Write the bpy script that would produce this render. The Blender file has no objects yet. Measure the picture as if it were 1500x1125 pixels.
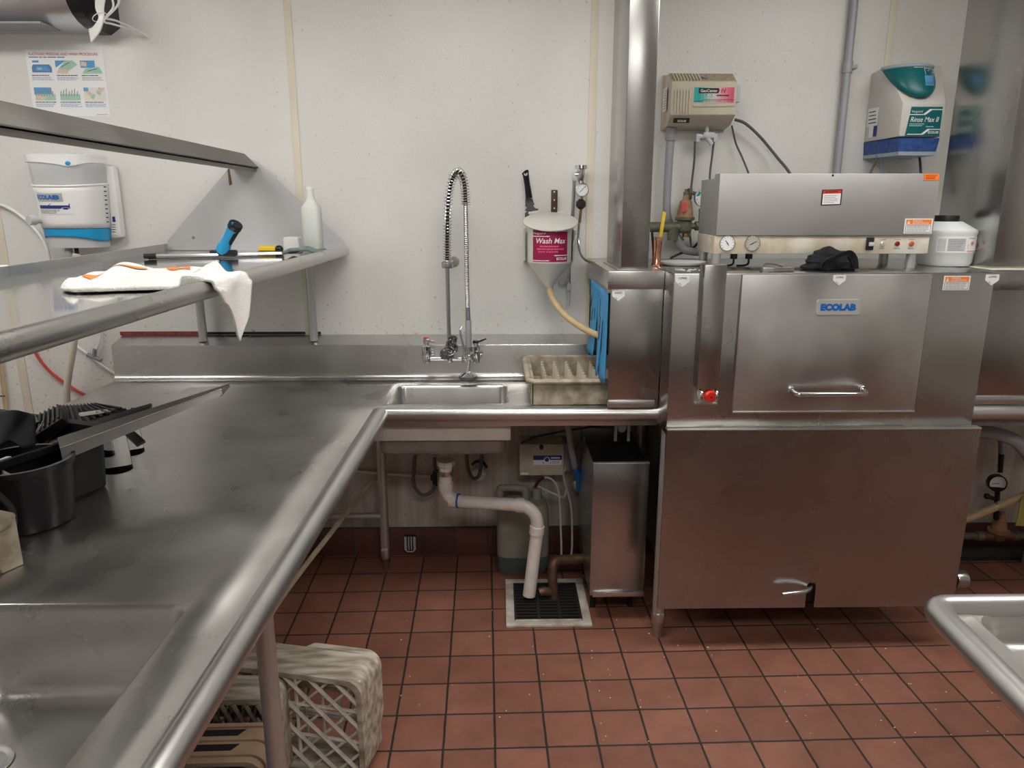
import bpy, bmesh, math, random
from mathutils import Vector, Matrix
V = Vector
rnd = random.Random(11)
scn = bpy.context.scene
col = scn.collection
PI = math.pi

# ---------------------------------------------------------------- camera model
F, PITCH, YAW, CAMZ = 1070.0, math.radians(13.8), math.radians(1.0), 1.62
_cp, _sp, _cy, _sy = math.cos(PITCH), math.sin(PITCH), math.cos(YAW), math.sin(YAW)
FW = V((_sy*_cp, _cy*_cp, -_sp)); RT = V((_cy, -_sy, 0)); DN = FW.cross(RT)
EYE = V((0, 0, CAMZ))
def at(x, y, X=None, Y=None, Z=None):
    """world point on a sight line of the photograph at a given plane"""
    d = FW + RT*((x-750)/F) + DN*((y-562.5)/F)
    if X is not None: t = X/d.x
    elif Y is not None: t = Y/d.y
    else: t = (Z-CAMZ)/d.z
    return EYE + d*t

# ---------------------------------------------------------------- materials
def sock(n, name, val):
    if name in n.inputs: n.inputs[name].default_value = val
def new_mat(name):
    m = bpy.data.materials.new(name); m.use_nodes = True
    nt = m.node_tree; p = nt.nodes['Principled BSDF']
    return m, nt, p
def rgb(c): return (c[0], c[1], c[2], 1)
def plain(name, c, rough=.5, metal=0, spec=.5, bump=0, bscale=60, var=0, vscale=8, trans=0, ior=1.45, alpha=1, coat=0, dirt=None, stretch=None):
    m, nt, p = new_mat(name); L = nt.links.new
    p.inputs['Base Color'].default_value = rgb(c)
    sock(p, 'Roughness', rough); sock(p, 'Metallic', metal); sock(p, 'Specular IOR Level', spec)
    sock(p, 'Transmission Weight', trans); sock(p, 'IOR', ior); sock(p, 'Alpha', alpha); sock(p, 'Coat Weight', coat)
    if bump or var or dirt:
        tc = nt.nodes.new('ShaderNodeNewGeometry')
    if var or dirt:
        n = nt.nodes.new('ShaderNodeTexNoise'); n.inputs['Scale'].default_value = vscale; n.inputs['Detail'].default_value = 6
        if stretch:
            sm = nt.nodes.new('ShaderNodeMapping'); sm.inputs['Scale'].default_value = stretch; L(tc.outputs['Position'], sm.inputs['Vector']); L(sm.outputs['Vector'], n.inputs['Vector'])
        else: L(tc.outputs['Position'], n.inputs['Vector'])
        r = nt.nodes.new('ShaderNodeValToRGB')
        r.color_ramp.elements[0].position = .35; r.color_ramp.elements[1].position = .65
        d = dirt if dirt else tuple(k*(1-var) for k in c)
        r.color_ramp.elements[0].color = rgb(d); r.color_ramp.elements[1].color = rgb(tuple(min(1, k*(1+var*.4)) for k in c))
        L(n.outputs['Fac'], r.inputs['Fac']); L(r.outputs['Color'], p.inputs['Base Color'])
    if bump:
        n2 = nt.nodes.new('ShaderNodeTexNoise'); n2.inputs['Scale'].default_value = bscale; n2.inputs['Detail'].default_value = 3
        L(tc.outputs['Position'], n2.inputs['Vector'])
        b = nt.nodes.new('ShaderNodeBump'); b.inputs['Strength'].default_value = bump; b.inputs['Distance'].default_value = .004
        L(n2.outputs['Fac'], b.inputs['Height']); L(b.outputs['Normal'], p.inputs['Normal'])
    return m
def steel(name, c=(.56,.56,.55), r0=.2, r1=.36, brush=(3,3,160), wob=.06, wscale=2.2, smear=.12, bstr=.015, metal=1.0, grain=.55):
    """brushed stainless: fine stretched grain, cloudy wiped marks, slightly wavy sheet"""
    m, nt, p = new_mat(name); L = nt.links.new
    g = nt.nodes.new('ShaderNodeNewGeometry')
    mp = nt.nodes.new('ShaderNodeMapping'); mp.inputs['Scale'].default_value = brush
    L(g.outputs['Position'], mp.inputs['Vector'])
    n = nt.nodes.new('ShaderNodeTexNoise'); n.inputs['Scale'].default_value = 4; n.inputs['Detail'].default_value = 5
    L(mp.outputs['Vector'], n.inputs['Vector'])
    n2 = nt.nodes.new('ShaderNodeTexNoise'); n2.inputs['Scale'].default_value = 4; n2.inputs['Detail'].default_value = 2.5; n2.inputs['Roughness'].default_value = .5
    L(g.outputs['Position'], n2.inputs['Vector'])
    mx = nt.nodes.new('ShaderNodeMix'); mx.inputs[0].default_value = grain
    L(n.outputs['Fac'], mx.inputs[2]); L(n2.outputs['Fac'], mx.inputs[3])
    mr = nt.nodes.new('ShaderNodeMapRange'); mr.inputs['From Min'].default_value = .3; mr.inputs['From Max'].default_value = .7
    mr.inputs['To Min'].default_value = r0; mr.inputs['To Max'].default_value = r1
    L(mx.outputs[0], mr.inputs['Value']); L(mr.outputs['Result'], p.inputs['Roughness'])
    cr = nt.nodes.new('ShaderNodeValToRGB'); cr.color_ramp.elements[0].position = .3; cr.color_ramp.elements[1].position = .72
    cr.color_ramp.elements[0].color = rgb(tuple(k*(1-smear) for k in c)); cr.color_ramp.elements[1].color = rgb(tuple(min(1,k*(1+smear)) for k in c))
    L(n2.outputs['Fac'], cr.inputs['Fac']); L(cr.outputs['Color'], p.inputs['Base Color'])
    sock(p, 'Metallic', metal)
    if wob > 5:
        w = nt.nodes.new('ShaderNodeTexNoise'); w.inputs['Scale'].default_value = wscale; w.inputs['Detail'].default_value = 0
        L(g.outputs['Position'], w.inputs['Vector'])
        b1 = nt.nodes.new('ShaderNodeBump'); b1.inputs['Strength'].default_value = wob; b1.inputs['Distance'].default_value = .03
        L(w.outputs['Fac'], b1.inputs['Height']); L(b1.outputs['Normal'], p.inputs['Normal'])
    return m

M = {}
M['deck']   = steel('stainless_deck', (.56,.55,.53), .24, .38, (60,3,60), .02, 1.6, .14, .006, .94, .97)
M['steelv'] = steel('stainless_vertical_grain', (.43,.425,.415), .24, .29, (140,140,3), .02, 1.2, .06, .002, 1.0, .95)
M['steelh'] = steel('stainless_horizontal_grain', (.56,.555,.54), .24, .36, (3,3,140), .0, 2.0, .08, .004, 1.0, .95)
M['door']   = steel('stainless_wiped_door', (.52,.515,.505), .26, .48, (140,140,3), .02, 2.2, .22, .002, .93, .9)
M['roll']   = steel('stainless_rolled_edge', (.60,.595,.58), .28, .40, (40,40,40), .0, 2, .06, .03, .96, .95)
M['tube']   = steel('stainless_tube', (.52,.52,.51), .34, .42, (120,120,4), .0, 2, .06, .01, .75)
M['box']    = steel('stainless_control_box', (.47,.465,.455), .5, .6, (3,3,140), .0, 1.5, .06, .004, .85, .7)
M['shelf']  = steel('stainless_polished_shelf', (.58,.575,.56), .05, .12, (60,3,60), .0, 2.0, .06, .005, 1.0, .97)
M['dull']   = steel('dull_galvanised', (.58,.575,.59), .42, .55, (30,30,30), .0, 2, .06, .004, .55)
M['channel'] = steel('dark_channel_steel', (.19,.182,.17), .42, .6, (30,3,30), .0, 2, .2, .01, .8)  # darker, slightly brown steel tone than the end plate
M['chrome'] = plain('chrome', (.72,.72,.72), .12, 1)
M['chromed']= plain('chrome_worn', (.55,.55,.55), .28, 1)
M['brass']  = plain('brass_dull', (.50,.33,.16), .42, 1, var=.3, vscale=40)
M['bronze'] = plain('painted_bronze_bell', (.42,.24,.13), .6, .2, var=.3, vscale=50)
M['green']  = plain('tarnished_green_brass', (.16,.165,.115), .6, .3, var=.35, vscale=40)
M['copper'] = plain('polished_copper', (.80,.40,.27), .2, 1)
M['coppipe']= plain('dark_copper_pipe', (.20,.11,.07), .5, .6, var=.3, vscale=30)
M['white']  = plain('white_plastic', (.80,.80,.79), .35)
M['whiteg'] = plain('white_gloss', (.85,.85,.83), .25)
M['cream']  = plain('cream_plastic', (.66,.62,.52), .45)
M['pvc']    = plain('off_white_pvc', (.78,.72,.66), .35, var=.08, vscale=25)
M['beige']  = plain('beige_cabinet', (.56,.51,.40), .5, var=.08, vscale=30, bump=.1, bscale=500)
M['beiged'] = plain('beige_cabinet_dusty_top', (.40,.33,.22), .8, var=.25, vscale=80, bump=.3, bscale=300)
M['putty']  = plain('putty_enamel', (.66,.655,.60), .4, var=.05)
M['rinse']  = plain('warm_grey_plastic', (.60,.58,.54), .45)
M['black']  = plain('black_plastic', (.012,.012,.014), .45)
M['blackg'] = plain('black_gloss_plastic', (.010,.010,.013), .22)
M['rubber'] = plain('black_rubber', (.02,.02,.02), .75)
M['clothb'] = plain('black_cloth', (.007,.008,.011), .9, bump=.3, bscale=300)
M['blue']   = plain('blue_plastic', (.02,.16,.55), .4)
M['cyan']   = plain('bright_blue_plastic', (.01,.33,.66), .35)
M['curtain']= plain('blue_vinyl', (.045,.30,.60), .45, var=.12, vscale=12)
M['logo']   = plain('logo_blue', (.005,.13,.50), .4)
M['navy']   = plain('navy_print', (.02,.03,.20), .5)
M['teal']   = plain('teal_plastic', (.0,.115,.125), .35)
M['tealp']  = plain('teal_print', (.0,.32,.30), .5)
M['crimson']= plain('crimson_print', (.33,.008,.075), .45)
M['pink']   = plain('pink_print', (.72,.12,.20), .5)
M['rose']   = plain('pale_rose_print', (.70,.50,.48), .5)
M['red']    = plain('red_plastic', (.70,.03,.02), .3)
M['redd']   = plain('dark_red_lens', (.22,.01,.01), .25)
M['amber']  = plain('orange_red_lens', (.50,.08,.03), .25)
M['redcord']= plain('red_tubing', (.52,.06,.04), .5)
M['orange'] = plain('orange_print', (.85,.22,.02), .5)
M['fluo']   = plain('orange_sticker', (.95,.20,.02), .5)
M['paper']  = plain('white_paper', (.80,.80,.80), .5)
M['papert'] = plain('off_white_print', (.72,.70,.64), .5)
M['ink']    = plain('black_ink', (.02,.02,.02), .6)
M['inkg']   = plain('grey_ink', (.30,.30,.31), .6)
M['inkb']   = plain('blue_ink', (.10,.22,.45), .6)
M['inkr']   = plain('red_ink', (.60,.10,.10), .6)
M['skyink'] = plain('sky_blue_print', (.10,.33,.62), .6)
M['mint']   = plain('mint_print', (.36,.58,.47), .6)
M['skin']   = plain('tan_print', (.70,.52,.42), .6)
M['silver'] = plain('silver_plate', (.66,.66,.64), .35, .6)
M['silverl']= plain('brushed_silver_casing', (.66,.66,.68), .33, 1)
M['cable']  = plain('grey_cable', (.10,.10,.095), .55)
M['conduit']= plain('grey_conduit', (.36,.37,.40), .5, .2)
M['hose']   = plain('amber_rubber_hose', (.62,.46,.25), .5, var=.1, vscale=30)
M['yhose']  = plain('dirty_yellow_hose', (.50,.43,.30), .6, var=.2, vscale=20)
M['yellow'] = plain('yellow_plastic', (.80,.55,.02), .45)
M['tag']    = plain('yellow_green_tag', (.42,.40,.10), .7)
M['wood']   = plain('dark_brown_handle', (.055,.022,.016), .45)
M['pad']    = plain('grey_green_scouring_pad', (.19,.24,.23), .95, bump=.8, bscale=250, var=.3, vscale=60)
M['towel']  = plain('white_terry_cloth', (.84,.82,.78), .95, bump=.9, bscale=320)
M['stripe'] = plain('orange_woven_stripe', (.80,.26,.06), .95, bump=.9, bscale=320)
M['rack']   = plain('stained_beige_rack', (.52,.46,.36), .6, dirt=(.27,.22,.15), vscale=22)
M['crate']  = plain('scuffed_white_crate', (.62,.57,.48), .65, dirt=(.27,.22,.155), vscale=14, bump=.3, bscale=80, stretch=(.6,3,2.2))
M['cratel'] = plain('pale_crate_lattice', (.70,.66,.57), .6, var=.2, vscale=25)
M['crateb'] = plain('tan_crate', (.42,.29,.19), .6, var=.18, vscale=12, bump=.1)
M['crated'] = plain('olive_grey_lattice', (.22,.20,.16), .7, var=.3, vscale=30)
M['crblue'] = plain('blue_crate', (.01,.03,.20), .5)
M['apron']  = plain('painted_white_apron', (.66,.62,.57), .6, var=.12, vscale=10)
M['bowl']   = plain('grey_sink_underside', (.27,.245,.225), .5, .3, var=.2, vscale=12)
M['jug']    = plain('milky_polyethylene', (.30,.29,.24), .45, var=.15, vscale=8)
M['jugliq'] = plain('blue_green_residue', (.10,.13,.13), .45, var=.2, vscale=14)
M['jugw']   = plain('pale_white_jug', (.70,.74,.73), .4)
M['frost']  = plain('frosted_glass', (.95,.97,.95), .5, trans=.65, ior=1.2)
M['liquid'] = plain('cloudy_water', (.90,.92,.90), .6)
M['clear']  = plain('clear_glass', (.98,.99,.99), .03, trans=1, ior=1.12)
M['clearp'] = plain('cloudy_clear_plastic', (.72,.74,.75), .35, trans=.35, ior=1.3)
M['bluetray']=plain('blue_translucent_tray', (.06,.13,.40), .3, trans=.25, ior=1.3, var=.35, vscale=60)
M['cleartray']=plain('clear_tray_skirt', (.50,.57,.66), .25, trans=.35, ior=1.3)
M['grate']  = plain('dark_cast_grate', (.045,.04,.04), .5, .5)
M['enamel'] = plain('dirty_white_enamel', (.70,.66,.60), .5, dirt=(.42,.36,.29), vscale=18)
M['pit']    = plain('dark_drain_pit', (.015,.012,.01), .8)
M['dark']   = plain('dark_cavity', (.01,.01,.012), .8)
M['worn']   = plain('worn_cream_panel', (.74,.70,.62), .35, .15, dirt=(.55,.48,.36), vscale=14)
M['dial']   = plain('gauge_dial_white', (.78,.79,.80), .3)
M['dialw']  = plain('gauge_dial_worn', (.44,.42,.37), .4)
M['batten'] = plain('cream_batten', (.70,.65,.53), .5, var=.06, vscale=6)
M['crumb']  = plain('pale_crumbs', (.75,.66,.55), .8)
M['wool']   = plain('steel_wool', (.30,.30,.30), .3, 1)
M['peg'] = plain('pale_beige_peg', (.62,.55,.44), .5)
M['ribk'] = plain('charcoal_plastic', (.05,.05,.055), .5)
M['railg'] = steel('dull_grey_rail', (.22,.21,.195), .45, .6, (30,30,30), .0, 2, .15, .01, .7)
M['baresteel'] = plain('satin_steel', (.55,.55,.56), .35, .7)
M['bumper'] = plain('slate_rubber', (.10,.115,.12), .6)
M['ribhose'] = plain('ribbed_steel_hose', (.40,.40,.40), .32, 1)
M['darkblade'] = plain('dark_steel_blade', (.10,.10,.105), .4, .5)
M['grey']   = plain('mid_grey_plastic', (.30,.31,.33), .5)
M['lgrey']  = plain('light_grey_plastic', (.52,.53,.55), .45)

# ---------------------------------------------------------------- mesh builder
def frame_axes(t):
    t = t.normalized(); a = V((0,0,1)) if abs(t.z) < .9 else V((1,0,0))
    u = t.cross(a).normalized(); return u, t.cross(u).normalized()
class MB:
    def __init__(s): s.v = []; s.f = []; s.M = None
    def add(s, vs, fs):
        o = len(s.v)
        s.v += [(s.M @ V(p)) if s.M else V(p) for p in vs]
        s.f += [[i+o for i in f] for f in fs]; return s
    def addbm(s, bm):
        bm.verts.ensure_lookup_table(); bm.verts.index_update()
        s.add([v.co.copy() for v in bm.verts], [[v.index for v in f.verts] for f in bm.faces]); bm.free(); return s
    def box(s, a, b, bev=0, seg=2):
        bm = bmesh.new(); bmesh.ops.create_cube(bm, size=1)
        a, b = V(a), V(b)
        for v in bm.verts:
            v.co = V(((a.x+b.x)/2+v.co.x*(b.x-a.x), (a.y+b.y)/2+v.co.y*(b.y-a.y), (a.z+b.z)/2+v.co.z*(b.z-a.z)))
        if bev: bmesh.ops.bevel(bm, geom=bm.edges[:], offset=bev, segments=seg, affect='EDGES', profile=.5)
        return s.addbm(bm)
    def hexa(s, p, bev=0, seg=2):
        """8 corners: bottom ring then top ring"""
        bm = bmesh.new(); vs = [bm.verts.new(q) for q in p]
        for f in ((3,2,1,0),(4,5,6,7),(0,1,5,4),(1,2,6,5),(2,3,7,6),(3,0,4,7)): bm.faces.new([vs[i] for i in f])
        if bev: bmesh.ops.bevel(bm, geom=bm.edges[:], offset=bev, segments=seg, affect='EDGES', profile=.5)
        return s.addbm(bm)
    def prism(s, pts, vec, bev=0):
        bm = bmesh.new(); vec = V(vec)
        a = [bm.verts.new(p) for p in pts]; b = [bm.verts.new(V(p)+vec) for p in pts]
        n = len(pts); bm.faces.new(a[::-1]); bm.faces.new(b)
        for i in range(n): bm.faces.new((a[i], a[(i+1)%n], b[(i+1)%n], b[i]))
        if bev: bmesh.ops.bevel(bm, geom=bm.edges[:], offset=bev, segments=2, affect='EDGES', profile=.5)
        bmesh.ops.recalc_face_normals(bm, faces=bm.faces[:])
        return s.addbm(bm)
    def tube(s, pts, r, seg=10, cap=True, closed=False, flat=1.0):
        P = [V(p) for p in pts]; n = len(P); R = r if isinstance(r, (list, tuple)) else [r]*n
        vs = []; u = None
        for i in range(n):
            if closed: t = (P[(i+1)%n]-P[i-1])
            else: t = (P[min(i+1,n-1)]-P[max(i-1,0)])
            if t.length < 1e-9: t = V((0,0,1))
            t.normalize()
            if u is None: u, w = frame_axes(t)
            else:
                u = (u - t*u.dot(t))
                if u.length < 1e-6: u, w = frame_axes(t)
                u.normalize(); w = t.cross(u).normalized()
            k = 1.0
            if not closed and 0 < i < n-1:
                c = max(.5, math.cos((P[i+1]-P[i]).angle(P[i]-P[i-1], 0)/2)); k = 1/c if c < .93 else 1
            for j in range(seg):
                a = 2*PI*j/seg; vs.append(P[i]+u*math.cos(a)*R[i]*k+w*math.sin(a)*R[i]*flat)
        fs = []
        for i in range(n if closed else n-1):
            for j in range(seg):
                a = i*seg+j; b = i*seg+(j+1)%seg; c = ((i+1)%n)*seg+(j+1)%seg; d = ((i+1)%n)*seg+j
                fs.append((a,b,c,d))
        if cap and not closed: fs += [list(range(seg))[::-1], [(n-1)*seg+j for j in range(seg)]]
        return s.add(vs, fs)
    def cyl(s, a, b, r0, r1=None, seg=24, cap=True):
        return s.tube([a, b], [r0, r0 if r1 is None else r1], seg, cap)
    def lathe(s, prof, org=(0,0,0), axis=(0,0,1), seg=32, sx=1, sy=1):
        ax = V(axis).normalized(); o = V(org)
        u, w = (V((1,0,0)), V((0,1,0))) if abs(ax.z) > .999 else frame_axes(ax)
        if ax.z < -.999: w = -w
        vs = [o+ax*z+u*(r*sx*math.cos(2*PI*j/seg))+w*(r*sy*math.sin(2*PI*j/seg)) for r, z in prof for j in range(seg)]
        fs = []
        for i in range(len(prof)-1):
            for j in range(seg): fs.append((i*seg+j, i*seg+(j+1)%seg, (i+1)*seg+(j+1)%seg, (i+1)*seg+j))
        if prof[0][0] > 1e-6: fs.append(list(range(seg))[::-1])
        if prof[-1][0] > 1e-6: fs.append([(len(prof)-1)*seg+j for j in range(seg)])
        return s.add(vs, fs)
    def ball(s, c, r, seg=18, rings=10, fn=None):
        c = V(c); r = (r,r,r) if not isinstance(r, (list,tuple)) else r
        vs = []; fs = []
        for i in range(rings+1):
            th = PI*i/rings
            for j in range(seg):
                ph = 2*PI*j/seg; d = V((math.sin(th)*math.cos(ph), math.sin(th)*math.sin(ph), math.cos(th)))
                k = fn(d) if fn else 1
                vs.append(c+V((d.x*r[0], d.y*r[1], d.z*r[2]))*k)
        for i in range(rings):
            for j in range(seg): fs.append((i*seg+j, (i+1)*seg+j, (i+1)*seg+(j+1)%seg, i*seg+(j+1)%seg))
        return s.add(vs, fs)
    def torus(s, c, R, r, axis=(0,0,1), seg=32, seg2=8):
        u, w = frame_axes(V(axis)); c = V(c)
        return s.tube([c+u*R*math.cos(2*PI*i/seg)+w*R*math.sin(2*PI*i/seg) for i in range(seg)], r, seg2, closed=True)
    def grid(s, fn, nu, nv, closeu=False):
        vs = [fn(i/(nu if closeu else nu-1), j/(nv-1)) for j in range(nv) for i in range(nu)]
        fs = []
        for j in range(nv-1):
            for i in range(nu if closeu else nu-1):
                fs.append((j*nu+i, j*nu+(i+1)%nu, (j+1)*nu+(i+1)%nu, (j+1)*nu+i))
        return s.add(vs, fs)
    def build(s, name, mat, parent=None, loc=None, thick=0, ang=38, weld=True, off=-1):
        bm = bmesh.new(); vs = [bm.verts.new(p) for p in s.v]
        for f in s.f:
            try: bm.faces.new([vs[i] for i in f])
            except ValueError: pass
        if weld: bmesh.ops.remove_doubles(bm, verts=bm.verts[:], dist=1e-6)
        bmesh.ops.recalc_face_normals(bm, faces=bm.faces[:])
        me = bpy.data.meshes.new(name)
        o = wloc(parent) if parent else (V(loc) if loc is not None else base(s.v))
        bmesh.ops.translate(bm, verts=bm.verts[:], vec=-o)
        bm.to_mesh(me); bm.free()
        me.materials.append(M[mat] if isinstance(mat, str) else mat)
        for p in me.polygons: p.use_smooth = True
        me.set_sharp_from_angle(angle=math.radians(ang))
        ob = bpy.data.objects.new(name, me); col.objects.link(ob)
        if parent: ob.parent = parent
        else: ob.location = o
        if thick:
            md = ob.modifiers.new('thickness', 'SOLIDIFY'); md.thickness = thick; md.offset = off
        return ob
def base(vs):
    return V(((min(p.x for p in vs)+max(p.x for p in vs))/2, (min(p.y for p in vs)+max(p.y for p in vs))/2, min(p.z for p in vs)))
def wloc(o):
    p = V((0,0,0))
    while o: p = p + o.location; o = o.parent
    return p
def tag(o, label=None, cat=None, group=None, kind=None):
    if label: o['label'] = label
    if cat: o['category'] = cat
    if group: o['group'] = group
    if kind: o['kind'] = kind
    return o
def thing(name, label, cat, loc=(0,0,0), group=None):
    o = bpy.data.objects.new(name, None); col.objects.link(o); o.location = V(loc); o.empty_display_size = .05
    return tag(o, label, cat, group)
def one(name, mb, mat, label, cat, group=None, **k):
    return tag(mb.build(name, mat, **k), label, cat, group)
def struct(name, mb, mat, **k):
    return tag(mb.build(name, mat, **k), kind='structure')
def smooth_path(pts, n=8):
    P = [V(p) for p in pts]
    if len(P) < 3: return P
    Q = [P[0]*2-P[1]] + P + [P[-1]*2-P[-2]]; out = []
    for i in range(1, len(Q)-2):
        a, b, c, d = Q[i-1:i+3]
        for k in range(n):
            t = k/n
            out.append(.5*((2*b)+(c-a)*t+(2*a-5*b+4*c-d)*t*t+(3*b-a-3*c+d)*t**3))
    return out+[P[-1]]
def path(pix, n=8):
    """pix: (x, y, depthY)"""
    return smooth_path([at(x, y, Y=d) for x, y, d in pix], n)

# ---------------------------------------------------------------- lettering
_txt = {}
def text_mesh(body, bold=0.0, shear=0.0):
    k = (body, bold, shear)
    if k in _txt: return _txt[k]
    c = bpy.data.curves.new('lettering', 'FONT'); c.body = body; c.size = 1; c.resolution_u = 3; c.offset = bold; c.shear = shear
    o = bpy.data.objects.new('lettering', c); col.objects.link(o)
    dg = bpy.context.evaluated_depsgraph_get(); me = bpy.data.meshes.new_from_object(o.evaluated_get(dg))
    vs = [(v.co.x, v.co.y) for v in me.vertices]; fs = [list(p.vertices) for p in me.polygons]
    bpy.data.objects.remove(o); bpy.data.curves.remove(c); bpy.data.meshes.remove(me)
    x0 = min(v[0] for v in vs); x1 = max(v[0] for v in vs); y0 = min(v[1] for v in vs); y1 = max(v[1] for v in vs)
    vs = [((v[0]-x0)/(x1-x0), (v[1]-y0)/(y1-y0)) for v in vs]
    _txt[k] = (vs, fs); return _txt[k]
def flat_fn(org, ux, uz, n):
    org, ux, uz, n = V(org), V(ux).normalized(), V(uz).normalized(), V(n).normalized()
    return lambda u, v, w: org+ux*u+uz*v+n*w
class Label:
    """a thin printed label: first layer is the part, the other colours are its sub-parts"""
    def __init__(s, fn): s.fn = fn; s.L = {}; s.order = []; s.lift = {}
    def _mb(s, mat):
        if mat not in s.L: s.L[mat] = MB(); s.order.append(mat)
        return s.L[mat]
    def rect(s, mat, u0, v0, u1, v1, w=.0006, nu=1, sk=0):
        mb = s._mb(mat)
        for i in range(nu):
            a = u0+(u1-u0)*i/nu; b = u0+(u1-u0)*(i+1)/nu
            mb.add([s.fn(a,v0,w), s.fn(b,v0,w), s.fn(b+sk,v1,w), s.fn(a+sk,v1,w)], [(0,1,2,3)])
    def slab(s, mat, u0, v0, u1, v1, t=.001, nu=1, r=0):
        mb = s._mb(mat)
        for i in range(nu):
            a = u0+(u1-u0)*i/nu; b = u0+(u1-u0)*(i+1)/nu
            p = [s.fn(x,y,w) for w in (0,t) for x,y in ((a,v0),(b,v0),(b,v1),(a,v1))]
            mb.add(p, [(0,1,2,3),(4,5,6,7),(0,1,5,4),(1,2,6,5),(2,3,7,6),(3,0,4,7)])
    def poly(s, mat, pts, w=.0006):
        s._mb(mat).add([s.fn(u,v,w) for u,v in pts], [list(range(len(pts)))])
    def polyslab(s, mat, pts, t=.001):
        n = len(pts); q = [s.fn(u,v,0) for u,v in pts]+[s.fn(u,v,t) for u,v in pts]
        s._mb(mat).add(q, [list(range(n))[::-1], list(range(n,2*n))]+[(i,(i+1)%n,n+(i+1)%n,n+i) for i in range(n)])
    def disc(s, mat, u, v, r, w=.0006, n=20, a0=0, a1=2*PI, rv=None):
        rv = rv or r
        s.poly(mat, [(u+r*math.cos(a0+(a1-a0)*i/n), v+rv*math.sin(a0+(a1-a0)*i/n)) for i in range(n if a1-a0 > 6.2 else n+1)], w)
    def line(s, mat, pts, th, w=.0007):
        for (a, b), (c, d) in zip(pts, pts[1:]):
            l = math.hypot(c-a, d-b) or 1; nx, ny = -(d-b)/l*th/2, (c-a)/l*th/2
            s.poly(mat, [(a+nx,b+ny),(a-nx,b-ny),(c-nx,d-ny),(c+nx,d+ny)], w)
    def text(s, mat, body, u0, v0, u1, v1, w=.0012, bold=.0, shear=0.0):
        vs, fs = text_mesh(body, bold, shear)
        s._mb(mat).add([s.fn(u0+(u1-u0)*x, v0+(v1-v0)*y, w) for x, y in vs], fs)
    def bars(s, mat, u0, v0, u1, v1, n, th=.35, w=.0010, seed=1):
        r = random.Random(seed); h = (v1-v0)/n
        for i in range(n):
            a = u0; y = v1-h*(i+.5)
            e = u1-(u1-u0)*r.uniform(0,.25)
            while a < e:
                b = min(e, a+(u1-u0)*r.uniform(.06,.2)); s.rect(mat, a, y-h*th/2, b, y+h*th/2, w); a = b+(u1-u0)*.018
    def build(s, parent, name='label', names=None, label=None, as_sub=False):
        top = None
        for i, m in enumerate(s.order):
            if i == 0:
                top = s.L[m].build(name, m, parent, weld=False)
                if label: top['label'] = label
            else:
                nm = (names or {}).get(m, 'lettering')
                s.L[m].build(nm, m, parent if as_sub else top, weld=False)
        return top
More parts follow.
